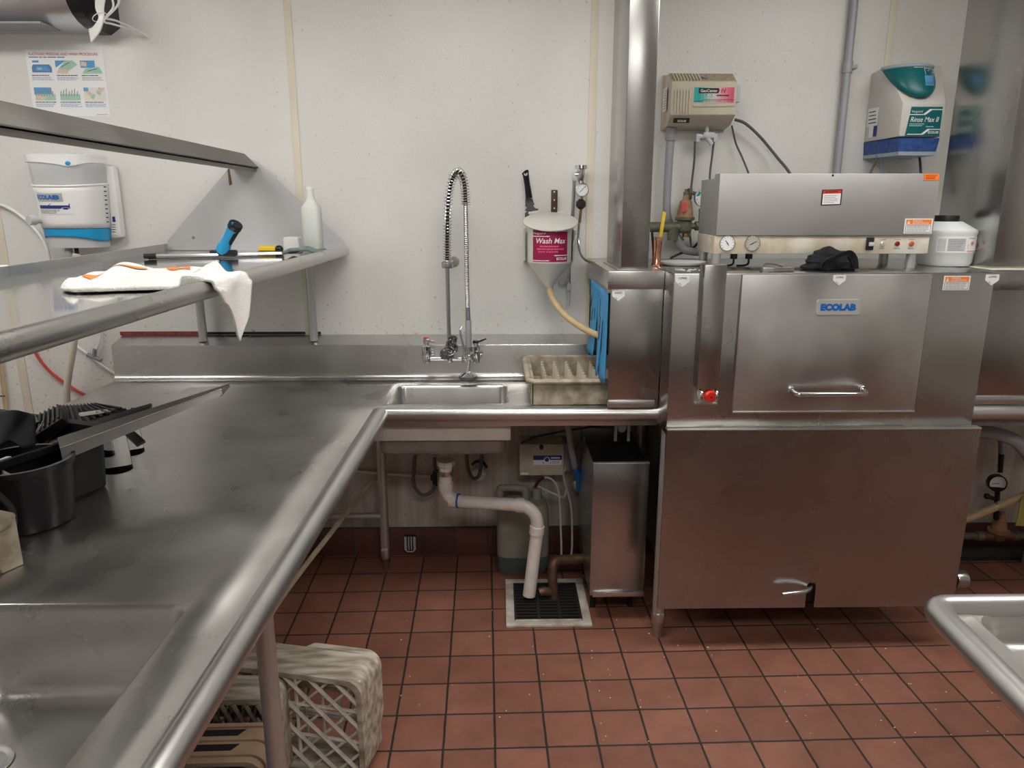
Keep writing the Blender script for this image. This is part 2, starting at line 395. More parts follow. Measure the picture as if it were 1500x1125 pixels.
# ================================================================= the room
WALL = 3.2
def wall_material():
    m, nt, p = new_mat('white_pebbled_wall_panel'); L = nt.links.new
    g = nt.nodes.new('ShaderNodeNewGeometry')
    n1 = nt.nodes.new('ShaderNodeTexNoise'); n1.inputs['Scale'].default_value = 1.6; n1.inputs['Detail'].default_value = 7; L(g.outputs['Position'], n1.inputs['Vector'])
    r1 = nt.nodes.new('ShaderNodeValToRGB'); r1.color_ramp.elements[0].position = .3; r1.color_ramp.elements[1].position = .6
    r1.color_ramp.elements[0].color = (.66,.655,.62,1); r1.color_ramp.elements[1].color = (.735,.735,.71,1); L(n1.outputs['Fac'], r1.inputs['Fac'])
    # splashes and grime: speckle gathered low on the wall
    sx = nt.nodes.new('ShaderNodeSeparateXYZ'); L(g.outputs['Position'], sx.inputs['Vector'])
    lo = nt.nodes.new('ShaderNodeMapRange'); lo.inputs['From Min'].default_value = 1.30; lo.inputs['From Max'].default_value = 1.05; L(sx.outputs['Z'], lo.inputs['Value'])
    n2 = nt.nodes.new('ShaderNodeTexNoise'); n2.inputs['Scale'].default_value = 55; n2.inputs['Detail'].default_value = 6; L(g.outputs['Position'], n2.inputs['Vector'])
    ad = nt.nodes.new('ShaderNodeMath'); ad.operation = 'MULTIPLY_ADD'; ad.inputs[1].default_value = .06; L(lo.outputs['Result'], ad.inputs[0]); L(n2.outputs['Fac'], ad.inputs[2])
    r2 = nt.nodes.new('ShaderNodeValToRGB'); r2.color_ramp.elements[0].position = .66; r2.color_ramp.elements[1].position = .76
    r2.color_ramp.elements[0].color = (0,0,0,1); r2.color_ramp.elements[1].color = (.8,.8,.8,1); L(ad.outputs['Value'], r2.inputs['Fac'])
    mx = nt.nodes.new('ShaderNodeMix'); mx.data_type = 'RGBA'; mx.inputs[7].default_value = (.36,.29,.20,1)
    L(r2.outputs['Color'], mx.inputs[0]); L(r1.outputs['Color'], mx.inputs[6])
    # brown drip streaks under counter height
    mp = nt.nodes.new('ShaderNodeMapping'); mp.inputs['Scale'].default_value = (26,1,1.2); L(g.outputs['Position'], mp.inputs['Vector'])
    n3 = nt.nodes.new('ShaderNodeTexNoise'); n3.inputs['Scale'].default_value = 1; n3.inputs['Detail'].default_value = 5; L(mp.outputs['Vector'], n3.inputs['Vector'])
    l2 = nt.nodes.new('ShaderNodeMapRange'); l2.inputs['From Min'].default_value = .95; l2.inputs['From Max'].default_value = .80; l2.inputs['To Max'].default_value = 1; L(sx.outputs['Z'], l2.inputs['Value'])
    r3 = nt.nodes.new('ShaderNodeValToRGB'); r3.color_ramp.elements[0].position = .38; r3.color_ramp.elements[0].color = (.42,.42,.42,1); r3.color_ramp.elements[1].position = .72; r3.color_ramp.elements[1].color = (.85,.85,.85,1); L(n3.outputs['Fac'], r3.inputs['Fac'])
    m3 = nt.nodes.new('ShaderNodeMath'); m3.operation = 'MULTIPLY'; L(r3.outputs['Color'], m3.inputs[0]); L(l2.outputs['Result'], m3.inputs[1])
    lx_ = nt.nodes.new('ShaderNodeMapRange'); lx_.inputs['From Min'].default_value = -1.75; lx_.inputs['From Max'].default_value = -1.45; L(sx.outputs['X'], lx_.inputs['Value'])
    m4 = nt.nodes.new('ShaderNodeMath'); m4.operation = 'MULTIPLY'; L(m3.outputs['Value'], m4.inputs[0]); L(lx_.outputs['Result'], m4.inputs[1])
    mx2 = nt.nodes.new('ShaderNodeMix'); mx2.data_type = 'RGBA'; mx2.inputs[7].default_value = (.27,.215,.15,1)
    L(m4.outputs['Value'], mx2.inputs[0]); L(mx.outputs[2], mx2.inputs[6]); L(mx2.outputs[2], p.inputs['Base Color'])
    n4 = nt.nodes.new('ShaderNodeTexNoise'); n4.inputs['Scale'].default_value = 95; n4.inputs['Detail'].default_value = 2; L(g.outputs['Position'], n4.inputs['Vector'])
    b = nt.nodes.new('ShaderNodeBump'); b.inputs['Strength'].default_value = .28; b.inputs['Distance'].default_value = .004
    L(n4.outputs['Fac'], b.inputs['Height']); L(b.outputs['Normal'], p.inputs['Normal'])
    sock(p, 'Roughness', .34); sock(p, 'Specular IOR Level', .45)
    return m
def tile_material(name, s, rot, x0, y0, c1, c2, mort, msize=.030, wall=False):
    m, nt, p = new_mat(name); L = nt.links.new
    g = nt.nodes.new('ShaderNodeNewGeometry')
    mp = nt.nodes.new('ShaderNodeMapping'); mp.inputs['Scale'].default_value = (1/s,1/s,1/s)
    if wall: mp.inputs['Rotation'].default_value = (-PI/2,0,0)
    else: mp.inputs['Rotation'].default_value = (0,0,-rot)
    mp.inputs['Location'].default_value = (x0,y0,0)
    L(g.outputs['Position'], mp.inputs['Vector'])
    wn = nt.nodes.new('ShaderNodeTexNoise'); wn.inputs['Scale'].default_value = 2.0; wn.inputs['Detail'].default_value = 6
    L(mp.outputs['Vector'], wn.inputs['Vector'])
    wm = nt.nodes.new('ShaderNodeMix'); wm.data_type = 'VECTOR'; wm.blend_type = 'MIX' if hasattr(wm,'blend_type') else 'MIX'
    va = nt.nodes.new('ShaderNodeVectorMath'); va.operation = 'MULTIPLY_ADD'; va.inputs[1].default_value = (.03,.03,.03)
    L(wn.outputs['Color'], va.inputs[0]); L(mp.outputs['Vector'], va.inputs[2])
    bt = nt.nodes.new('ShaderNodeTexBrick'); bt.offset = 0; bt.squash = 1
    bt.inputs['Scale'].default_value = 1; bt.inputs['Brick Width'].default_value = 1; bt.inputs['Row Height'].default_value = 1
    bt.inputs['Mortar Size'].default_value = msize; bt.inputs['Mortar Smooth'].default_value = .25; bt.inputs['Bias'].default_value = 0
    bt.inputs['Color1'].default_value = rgb(c1); bt.inputs['Color2'].default_value = rgb(c2); bt.inputs['Mortar'].default_value = rgb(mort)
    L(va.outputs['Vector'], bt.inputs['Vector'])
    n = nt.nodes.new('ShaderNodeTexNoise'); n.inputs['Scale'].default_value = 9; n.inputs['Detail'].default_value = 8; n.inputs['Roughness'].default_value = .65
    L(g.outputs['Position'], n.inputs['Vector'])
    mr = nt.nodes.new('ShaderNodeMapRange'); mr.inputs['From Min'].default_value = .3; mr.inputs['From Max'].default_value = .7; mr.inputs['To Min'].default_value = .78; mr.inputs['To Max'].default_value = 1.15
    L(n.outputs['Fac'], mr.inputs['Value'])
    mu = nt.nodes.new('ShaderNodeMix'); mu.data_type = 'RGBA'; mu.blend_type = 'MULTIPLY'; mu.inputs[0].default_value = 1
    L(bt.outputs['Color'], mu.inputs[6]); L(mr.outputs['Result'], mu.inputs[7]); L(mu.outputs[2], p.inputs['Base Color'])
    rr = nt.nodes.new('ShaderNodeMapRange'); rr.inputs['To Min'].default_value = .42; rr.inputs['To Max'].default_value = .62; L(n.outputs['Fac'], rr.inputs['Value'])
    L(rr.outputs['Result'], p.inputs['Roughness'])
    iv = nt.nodes.new('ShaderNodeMath'); iv.operation = 'MULTIPLY_ADD'; iv.inputs[1].default_value = -1; L(bt.outputs['Fac'], iv.inputs[0])
    sc_ = nt.nodes.new('ShaderNodeMath'); sc_.operation = 'MULTIPLY'; sc_.inputs[1].default_value = .25; L(n.outputs['Fac'], sc_.inputs[0]); L(sc_.outputs['Value'], iv.inputs[2])
    b = nt.nodes.new('ShaderNodeBump'); b.inputs['Strength'].default_value = .55; b.inputs['Distance'].default_value = .004
    L(iv.outputs['Value'], b.inputs['Height']); L(b.outputs['Normal'], p.inputs['Normal'])
    return m
M['wall'] = wall_material()
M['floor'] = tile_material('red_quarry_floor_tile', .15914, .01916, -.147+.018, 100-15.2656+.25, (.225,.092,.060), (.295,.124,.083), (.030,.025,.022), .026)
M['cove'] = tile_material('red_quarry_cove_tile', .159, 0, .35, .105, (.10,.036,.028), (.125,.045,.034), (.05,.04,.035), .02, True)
M['ceil'] = plain('white_ceiling_tile', (.72,.71,.68), .7, bump=.1)
M['farwall'] = plain('pale_kitchen_wall', (.66,.65,.61), .5)

XL, XR, YF, CE = -3.0, 3.4, -2.2, 2.75
struct('floor', MB().box((XL,YF,-.05),(XR,WALL,0)), 'floor')
struct('ceiling', MB().box((XL,YF,CE),(XR,WALL,CE+.05)), 'ceil')
struct('wall_back', MB().box((XL,WALL,0),(XR,WALL+.1,CE)), 'wall')
struct('wall_left', MB().box((XL-.1,YF,0),(XL,WALL,CE)), 'wall')
struct('wall_right', MB().box((XR,YF,0),(XR+.1,WALL,CE)), 'wall')
struct('wall_front', MB().box((XL,YF-.1,0),(XR,YF,CE)), 'farwall')
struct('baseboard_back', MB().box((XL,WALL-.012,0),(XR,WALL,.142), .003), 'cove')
# cream joint strips on the wall panels
for i, (px, py, w) in enumerate(((424,60,.030),(870,60,.030),(1306,40,.030),(36,560,.036))):
    p = at(px, py, Y=WALL)
    struct('trim_%d' % (i+1), MB().box((p.x-w/2,WALL-.004,.142),(p.x+w/2,WALL,CE), .001), 'batten')
# old red and black sealant along the top of the splashback
p0, p1 = at(176,487,Y=WALL), at(296,487,Y=WALL)
struct('trim_6', MB().box((p0.x,WALL-.003,p0.z-.012),(p1.x,WALL,p0.z+.004)), plain('old_red_sealant', (.26,.05,.04), .7, var=.5, vscale=60))
p2 = at(470,487,Y=WALL)
struct('trim_7', MB().box((p1.x+.01,WALL-.003,p0.z-.010),(p2.x,WALL,p0.z+.001)), plain('black_mouldy_sealant', (.03,.025,.022), .8, var=.5, vscale=60))

# ceiling lamps
def emit(name, c, s):
    m, nt, p = new_mat(name); p.inputs['Base Color'].default_value = rgb((.8,.8,.8))
    p.inputs['Emission Color'].default_value = rgb(c); p.inputs['Emission Strength'].default_value = s; return m
M['lamp'] = emit('lit_lamp_diffuser', (1,.975,.93), 10.5)
M['lamp2'] = emit('dim_lamp_diffuser', (1,.975,.93), 17)
def ceiling_light(x, y, lx, ly, label, m='lamp'):
    t = thing('ceiling_light', label, 'ceiling light', (x,y,CE-.03))
    MB().box((x-lx/2-.03,y-ly/2-.03,CE-.03),(x+lx/2+.03,y+ly/2+.03,CE-.001), .004).build('frame','whiteg',t)
    MB().box((x-lx/2,y-ly/2,CE-.036),(x+lx/2,y+ly/2,CE-.0305)).build('diffuser',m,t)
ceiling_light(-.15, 1.8, 1.2, .5, 'white flush ceiling light panel above the sink corner')
ceiling_light(1.75, 1.8, 1.2, .5, 'white flush ceiling light panel above the right end of the dish machine')
ceiling_light(-2.0, 1.8, 1.2, .5, 'white flush ceiling light panel above the left end of the overshelf')
ceiling_light(.4, -.5, 1.2, .5, 'white flush ceiling light panel behind the camera', 'lamp2')

WC = thing('reflection_counter', 'unseen counter added behind the camera for dark reflections in the dish machine front', 'counter', (.2,-.8,0))  # unseen counter, added so the machine front reflects grey over dark
MB().box((-2.2,-1.15,.05),(2.6,-.52,.50),.004).build('base','dark',WC)  # solid near-black block, shade of an open underside put into its colour
MB().box((-2.2,-1.15,.501),(2.6,-.50,.87),.004).build('drawer_front','lgrey',WC)
MB().box((-2.22,-1.17,.871),(2.62,-.47,.91),.006).build('worktop','steelh',WC)
for x in (-2.1,.2,2.5):
    for y in (-1.1,-.57): MB().cyl((x,y,0),(x,y,.05),.02).build('foot','dark',WC)

scn.world = bpy.data.worlds.new('room_air'); scn.world.use_nodes = True
bg = scn.world.node_tree.nodes['Background']; bg.inputs[0].default_value = (1,.97,.92,1); bg.inputs[1].default_value = .05

cd = bpy.data.cameras.new('camera'); cam = bpy.data.objects.new('camera', cd); col.objects.link(cam)
cd.sensor_fit = 'HORIZONTAL'; cd.sensor_width = 36; cd.lens = F*36/1500; cd.clip_start = .02; cd.clip_end = 50
R = Matrix((RT, -DN, -FW)).transposed().to_4x4(); R.translation = EYE; cam.matrix_world = R
scn.camera = cam
scn.view_settings.view_transform = 'Standard'; scn.view_settings.look = 'None'; scn.view_settings.gamma = 1; scn.view_settings.exposure = .2
# ================================================================= dish table with splashback and sinks
DZ = .885
def xe(y): return -.437-.022*(2.575-y)/1.6
RC = .025; RZ = .876
YF2 = 2.585   # front roll of the back run
T = thing('dish_table', 'large L shaped stainless steel dish table with rolled edge and splashback', 'table', (-.9,2.6,0))
def basin(mb, x0, x1, y0, y1, z, depth, r, cove=.03, seg=6, flange=True):
    def ring(a, rr, zz):
        X0, X1, Y0, Y1 = x0+a, x1-a, y0+a, y1-a; out = []
        for cx, cy, st in ((X1-rr,Y1-rr,0),(X0+rr,Y1-rr,1),(X0+rr,Y0+rr,2),(X1-rr,Y0+rr,3)):
            for k in range(seg+1):
                an = (st+k/seg)*PI/2; out.append(V((cx+rr*math.cos(an), cy+rr*math.sin(an), zz)))
        return out
    rings = [ring(0, .0008, z)] if flange else []
    rings += [ring(.004 if flange else 0, r, z-.003), ring(.010, r, z-.014), ring(.012, r, z-depth+cove)]
    for k in range(1, 6):
        an = k/5*PI/2; rings.append(ring(.012+cove*(1-math.cos(an)), r, z-depth+cove*(1-math.sin(an))))
    n = len(rings[0]); vs = [p for q in rings for p in q]; fs = []
    for i in range(len(rings)-1):
        for j in range(n): fs.append((i*n+j, i*n+(j+1)%n, (i+1)*n+(j+1)%n, (i+1)*n+j))
    fs.append([(len(rings)-1)*n+j for j in range(n)])
    mb.add(vs, fs)
SX = (-.428,.034); SY = (2.68,2.985)
S2X = (-1.0,-.585); S2Y = (.60,1.262)
def deck_mesh():
    xs = sorted({-1.65, -1.3, S2X[0], S2X[1], -.455, SX[0], SX[1], .2, .59}); ys = sorted({.30, S2Y[0], S2Y[1], 1.7, 2.1, YF2, SY[0], SY[1], 3.09})
    mb = MB(); vs = []; fs = []; idx = {}
    def vid(x, y):
        if (x,y) not in idx: idx[(x,y)] = len(vs); vs.append((xe(y) if x == -.455 and y <= YF2 else x, y, DZ))
        return idx[(x,y)]
    for i in range(len(xs)-1):
        for j in range(len(ys)-1):
            cx, cy = (xs[i]+xs[i+1])/2, (ys[j]+ys[j+1])/2
            if cx > -.455 and cy < YF2: continue
            if SX[0] < cx < SX[1] and SY[0] < cy < SY[1]: continue
            if S2X[0] < cx < S2X[1] and S2Y[0] < cy < S2Y[1]: continue
            fs.append([vid(xs[i],ys[j]), vid(xs[i+1],ys[j]), vid(xs[i+1],ys[j+1]), vid(xs[i],ys[j+1])])
    return mb.add(vs, fs)
deck_mesh().build('worktop', 'deck', T, thick=.003)
# rolled edge with its mitred corner and the lip tucked behind it
rl = MB(); rl.tube([(xe(.3),.3,RZ),(xe(1.2),1.2,RZ),(xe(YF2-.02),YF2-.012,RZ),(.1,YF2-.014,RZ),(.597,YF2-.016,RZ)], RC, 20)
rl.box((xe(YF2)+.01,YF2+.0,RZ-.052),(.585,YF2+.014,RZ-.01), .003)
rl.hexa([(xe(.3)-.014,.3,RZ-.052),(xe(.3)-.002,.3,RZ-.052),(xe(YF2)-.002,YF2,RZ-.052),(xe(YF2)-.014,YF2,RZ-.052),(xe(.3)-.014,.3,RZ-.01),(xe(.3)-.002,.3,RZ-.01),(xe(YF2)-.002,YF2,RZ-.01),(xe(YF2)-.014,YF2,RZ-.01)])
rl.build('rolled_edge', 'roll', T)
# splashback: coved foot, upright face, sloping ledge to the wall
pr = [(3.085,DZ+.001),(3.06,DZ+.001)]
for k in range(0,7):
    a = k/6*PI/2; pr.append((3.06+.03*math.sin(a), DZ+.0015+.03*(1-math.cos(a))))
pr += [(3.09,1.030),(3.092,1.036),(3.197,1.062),(3.197,1.045),(3.105,1.02),(3.105,DZ+.001)]
MB().prism([V((-1.655,y,z)) for y,z in pr], (2.04,0,0)).build('splashback', 'steelh', T)
# scrap sink
b = MB(); basin(b, SX[0], SX[1], SY[0], SY[1], DZ, .185, .03); b.build('sink_bowl', 'deck', T)
a = MB()
a.box((-.478,2.620,.757),(.041,2.632,.842), .004); a.box((-.478,2.632,.757),(-.466,3.03,.842)); a.box((.029,2.632,.757),(.041,3.03,.842))
a.build('sink_apron', 'apron', T)
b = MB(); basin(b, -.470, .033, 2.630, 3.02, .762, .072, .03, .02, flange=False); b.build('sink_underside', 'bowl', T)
MB().lathe([(.032,.686),(.032,.672),(.045,.672),(.045,.69)], (-.195,2.84,0)).build('sink_drain', 'chromed', T)
# pot sink in the left run
b = MB(); basin(b, S2X[0], S2X[1], S2Y[0], S2Y[1], DZ, .20, .035, .035); b.build('pot_sink_bowl', 'deck', T)
dr = MB(); q = at(2,1119,Z=DZ-.198); dr.lathe([(.0,.0),(.03,.0),(.038,.003),(.045,.003),(.045,.001)], (q.x-.03,q.y,DZ-.199)); dr.build('sink_drain', 'chromed', T)
# legs, feet and rails
for x, y in ((-.522,3.055),(-.505,1.40),(-1.58,3.055),(-1.58,1.40)):
    l = MB().cyl((x,y,.10),(x,y,DZ-.004),.0205); g = l.build('leg', 'tube', T)
    MB().lathe([(.0,.0),(.014,.0),(.016,.05),(.024,.06),(.024,.10),(.02,.11)], (x,y,0)).build('foot', 'chromed', g)
MB().cyl((-1.58,3.055,.262),(-.522,3.055,.262),.016).build('cross_rail', 'tube', T)
MB().cyl((-1.58,1.40,.262),(-1.58,3.055,.262),.016).build('cross_rail', 'tube', T)
h = MB(); q0 = at(902,628,Y=2.78); q1 = at(921,628,Y=2.78)
for q in (q0, q1): h.box((q.x-.006,2.775,.70),(q.x+.006,2.785,.88), .002)
c = at(911,627,Y=2.775); h.lathe([(.0,0),(.015,0),(.016,.006),(0,.007)], (c.x,2.775,c.z), (0,-1,0)); h.build('hanger_bracket', 'lgrey', T)

# ================================================================= overshelf
SZ = 1.432
A0 = at(0,500,Z=SZ+.004); A1 = at(500,372,Y=3.13); A1.z = SZ+.004
dirn = (A1-A0); dirn.z = 0; An = A0-dirn*.28
B1 = at(246,365,Y=3.13); B1.z = SZ+.003; B0 = at(0,407,Z=SZ+.003); dB = (B1-B0); dB.z = 0; Bn = B0-dB*1.3
S = thing('overshelf', 'polished stainless overshelf with rolled front edge on two posts above the table corner', 'shelf', (-1,3.1,1.05))
MB().prism([V((Bn.x,Bn.y,SZ-.004)),V((An.x,An.y,SZ-.004)),V((A1.x,3.145,SZ-.004)),V((B1.x,3.145,SZ-.004))], (0,0,.004)).build('shelf_deck','shelf',S)
rr = MB(); rr.tube([An+V((.008,0,-.006)),A0+V((.008,0,-.006)),A1+V((.008,.02,-.006))], .0215, 18); rr.ball(A1+V((.008,.02,-.006)), .0215)
rr.build('rolled_edge','steelh',S)
w = (B1-Bn).normalized(); w = V((w.y,-w.x,0))
MB().hexa([Bn-w*.012+V((0,0,-.006)),Bn+w*.002+V((0,0,-.006)),B1+w*.002+V((0,0,-.006)),B1-w*.012+V((0,0,-.006)),Bn-w*.012+V((0,0,.026)),Bn+V((0,0,.026)),B1+V((0,0,.026)),B1-w*.012+V((0,0,.026))]).build('back_lip','steelh',S)
# end plate against the wall
ep = [at(x,y,Y=3.15) for x,y in ((240,362),(246,352),(338,243),(352,226),(378,238),(440,296),(503,352),(508,362),(506,372))]
for q in ep[:1]+ep[-1:]: q.z = SZ-.006
MB().prism(ep, (0,.004,0)).build('end_plate','dull',S)
MB().prism([at(248,359,Y=3.143),at(500,359,Y=3.143),at(500,368,Y=3.143),at(246,366,Y=3.143)], (0,.007,0)).build('end_plate_flange','dull',S)
st = plain('brown_drip_stain', (.16,.10,.05), .7, var=.3, vscale=60)
MB().prism([at(333,249,Y=3.149),at(336,246,Y=3.149),at(340,270,Y=3.149),at(336,272,Y=3.149)], (0,.0012,0)).build('stain', st, S)
for x, y in ((360,245),(283,348)):
    q = at(x,y,Y=3.148); MB().lathe([(0,.004),(.004,.004),(.0065,.001),(.0065,0)], q, (0,-1,0), 12).build('screw','chromed',S)
# peaked channel along the top
A = at(358,225,Y=3.15); Bq = at(379,245,Y=3.15); Cq = at(340,241,Y=3.15)
na = at(-60,134,Z=A.z); nb = at(-60,162,Z=Bq.z); nc = at(-60,178,Z=Cq.z)
yn = 1.35
def ext(p): return V((p.x+ (na.x-A.x)/(na.y-A.y)*(yn-p.y), yn, p.z))
th = V((-.004,0,-.007))
sec = [A, Bq, Bq+V((-.004,0,-.003)), A+V((-.003,0,-.009)), Cq+V((.004,0,-.003)), Cq]
ch = MB(); ring0 = sec; ring1 = [ext(p) for p in sec]; n = len(sec)
ch.add(ring0+ring1, [list(range(n))[::-1], list(range(n,2*n))]+[(i,(i+1)%n,n+(i+1)%n,n+i) for i in range(n)])
ch.build('peaked_channel','channel',S)
lo = [Cq+V((0,0,-.004)), Bq+V((-.012,0,-.006)), Bq+V((-.012,0,-.020)), Cq+V((0,0,-.018))]
ch = MB(); r1 = [ext(p) for p in lo]; ch.add(lo+r1, [(3,2,1,0),(4,5,6,7)]+[(i,(i+1)%4,4+(i+1)%4,4+i) for i in range(4)])
ch.build('channel_lip','channel',S)
for x in (298,460):
    q = at(x,498,Y=3.135); MB().cyl((q.x,3.135,1.0468),(q.x,3.135,SZ-.004),.0175).build('post','tube',S)
q = at(483,381,Y=3.1); MB().box((q.x-.006,3.09,q.z-.006),(q.x+.006,3.11,SZ-.004)).build('bolt','chromed',S)
# ================================================================= dish machine
MY = 2.42          # front of the upper body
MT = 1.40          # top
D = thing('dish_machine', 'wide stainless steel commercial dish machine with front door and blue logo plate', 'dish machine', (1.1,2.7,0))
bx0, bx1 = .578, 1.652
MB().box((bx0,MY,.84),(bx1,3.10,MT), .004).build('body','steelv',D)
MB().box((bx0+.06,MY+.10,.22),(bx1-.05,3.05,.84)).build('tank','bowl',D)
pa = at(976,629,Y=2.40); pb = at(964,889,Y=2.40); pc = at(1397,884,Y=2.40); pd = at(1435,627,Y=2.40)
zt, zb = .868, .182
xl, xr = .5745, 1.668
s0, s1, s2 = at(1178,884,Y=2.4), at(1191,884,Y=2.4), at(1180,852,Y=2.4)
sx0, sx1, sz = s0.x, s1.x, s2.z
pan = MB().prism([V(q) for q in ((xl,2.392,zb),(sx0,2.392,zb),(sx0,2.392,sz-.008),(sx0+.008,2.392,sz),(sx1-.008,2.392,sz),(sx1,2.392,sz-.008),(sx1,2.392,zb),(xr,2.392,zb),(xr,2.392,zt),(xl,2.392,zt))], (0,.012,0))
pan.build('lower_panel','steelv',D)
MB().box((xl,2.388,zt-.004),(xr,MY,zt+.003), .002).build('panel_top_lip','roll',D)
MB().box((sx0-.01,2.43,zb),(sx1+.01,2.44,sz+.01)).build('lever_slot','dark',D)
lv = smooth_path([at(1188,854,Y=2.42), at(1186,862,Y=2.385), at(1177,867,Y=2.36), at(1162,869,Y=2.352), at(1146,871,Y=2.35)], 6)
MB().tube(lv, .0085, 12).build('drain_lever','chromed',D)
for x, y in ((.606,2.505),(1.60,2.93),(.606,3.0)):
    l = MB().cyl((x,y,.09),(x,y,.84),.0235).build('leg','tube',D)
    MB().lathe([(0,0),(.019,0),(.021,.05),(.027,.058),(.027,.10),(.0235,.105)], (x,y,0)).build('foot','chromed',l)
q = at(1402,848,Y=2.62); MB().lathe([(0,-.01),(.03,-.01),(.034,0),(.034,.03),(.03,.035),(0,.035)], q, (1,0,0)).build('drain_flange','chromed',D)
# door
dl0, dl1, dz0, dz1 = at(1073,604,Y=2.40).x, at(1340,603,Y=2.40).x, at(1200,604,Y=2.40).z, MT-.004
dr = MB().box((dl0,2.402,dz0),(dl1,2.419,dz1), .003).build('door','door',D)
MB().box((dl0,2.399,dz0-.002),(dl1,2.404,dz0+.004), .001).build('door_edge','roll',dr)
MB().box((dl1+.0005,2.4165,dz0),(dl1+.008,2.4195,dz1-.01)).build('door_gap','dark',D)
h0, h1 = at(1159,571,Y=2.40), at(1264,570,Y=2.40)
g0, g1 = at(1168,578,Y=2.355), at(1272,577,Y=2.355)
hb = MB().tube([h0, h0+(g0-h0)*.8, g0+(g1-g0)*.02, g1-(g1-g0)*.02, h1+(g1-h1)*.8, h1], .0075, 14)
for q in (h0, h1): hb.lathe([(0,.009),(.011,.009),(.014,.004),(.014,0)], (q.x,2.402,q.z), (0,-1,0), 20)
hb.build('handle','chrome',dr)
# logo plate
u0, u1 = at(1196,450,Y=2.40), at(1260,450,Y=2.40); v0, v1 = at(1228,461,Y=2.4).z, at(1228,439,Y=2.4).z
L = Label(flat_fn((u0.x,2.4019,v0),(1,0,0),(0,0,1),(0,-1,0))); W, H = u1.x-u0.x, v1-v0
c = .006; L.polyslab('silver', [(c,0),(W-c,0),(W,c),(W,H-c),(W-c,H),(c,H),(0,H-c),(0,c)], .003)
L.text('logo', 'ECOLAB', W*.09, H*.26, W*.90, H*.74, .0036, .075)
L.disc('silver', W*.425, H*.5, H*.06, .0042, 4)
L.build(D, 'logo_plate')
# guide sticker shape
def home_plate(name, px, py, Y, w, word, parent, tick=1):
    q = at(px, py, Y=Y)
    L = Label(flat_fn((q.x-w/2,Y-.0006,q.z),(1,0,0),(0,0,1),(0,-1,0)))
    L.polyslab('paper', [(0,0),(0,-w*.42),(w*.5,-w*.80),(w,-w*.42),(w,0)], .0008)
    L.text('ink', word, w*.22, -w*.24, w*.80, -w*.08, .0013, .01)
    L.line('ink', [(w*.26,-w*.50),(w*.42,-w*.64)], w*.03, .0012)
    L.build(parent, name)
home_plate('sticker', 1000, 404, MY, .046, 'LONG', D)
home_plate('sticker', 1230, 403, 2.402, .042, 'LONG', D)
home_plate('sticker', 1454, 402, MY, .046, 'LONG', D)
def warning(px0, py0, px1, py1, Y, parent, head='orange', words=('WARNING','ADVERTENCIA'), frame='paper'):
    a, b_ = at(px0,py1,Y=Y), at(px1,py0,Y=Y); W, H = b_.x-a.x, b_.z-a.z
    L = Label(flat_fn((a.x,Y-.0006,a.z),(1,0,0),(0,0,1),(0,-1,0)))
    L.slab(frame, 0,0,W,H,.0008)
    L.rect(head, W*.05,H*.60,W*.95,H*.93,.0011)
    L.poly('paper', [(W*.08,H*.64),(W*.20,H*.64),(W*.14,H*.88)], .0015)
    L.line(head, [(W*.14,H*.82),(W*.14,H*.70)], W*.012, .0018)
    L.text('paper', words[0], W*.27,H*.79,W*.62,H*.89,.0016,.01)
    if words[1]: L.text('paper', words[1], W*.27,H*.64,W*.86,H*.75,.0016,.01)
    L.line('ink', [(W*.05,H*.54),(W*.95,H*.54),(W*.95,H*.08),(W*.05,H*.08),(W*.05,H*.54)], W*.012, .0012)
    L.bars('inkg', W*.09,H*.12,W*.91,H*.52,4,.4,.0013,3)
    return L.build(parent, 'warning_sticker')
warning(1380,404,1422,425, MY, D)
# front channel with the stop button
cx0, cx1 = at(1022,560,Y=2.36).x, at(1054,560,Y=2.36).x
zc0, zc1 = at(1036,570,Y=2.36).z, at(1044,388,Y=2.36).z
k = MB(); k.box((cx0,2.36,zc0+.0),(cx1,2.418,zc1), .003); k.build('front_channel','steelv',D)
q = at(1040,590,Y=2.40); MB().box((q.x-.05,2.395,q.z-.006),(q.x+.025,2.4215,q.z-.002)).build('channel_shelf','roll',D)
bq = at(1035,578,Y=2.385)
sb = MB().lathe([(0,.036),(.017,.036),(.021,.031),(.022,.024),(.020,.016),(.015,.012),(.015,0)], (bq.x+.004,2.392,bq.z), V((.12,-1,-.05)), 24).build('stop_button','red',D)
MB().lathe([(0,.0375),(.0035,.0375),(.004,.0366),(0,.0366)], (bq.x+.004,2.392,bq.z), V((.12,-1,-.05)), 16).build('button_centre','redd',sb)
MB().lathe([(.020,.0),(.030,.0),(.030,.003),(.020,.003)], (bq.x,2.395,bq.z+.004), (0,-1,0), 28).build('legend_ring','cream',sb)
L = Label(flat_fn((bq.x-.016,2.3915,bq.z+.026),(1,0,0),(0,0,1),(0,-1,0))); L.text('ink','STOP',0,0,.028,.006,.0006,.01); L.build(sb,'lettering')
gm = MB()
for sgn in (-1,1):
    gm.tube(smooth_path([V((bq.x+sgn*.029,2.398,bq.z+.028)),V((bq.x+sgn*.026,2.36,bq.z+.018)),V((bq.x+sgn*.026,2.352,bq.z)),V((bq.x+sgn*.026,2.36,bq.z-.016)),V((bq.x+sgn*.029,2.398,bq.z-.024))],5), .0045, 8, flat=.5)
gm.build('button_guard','chrome',D)
q = at(1046,384,Y=2.5)

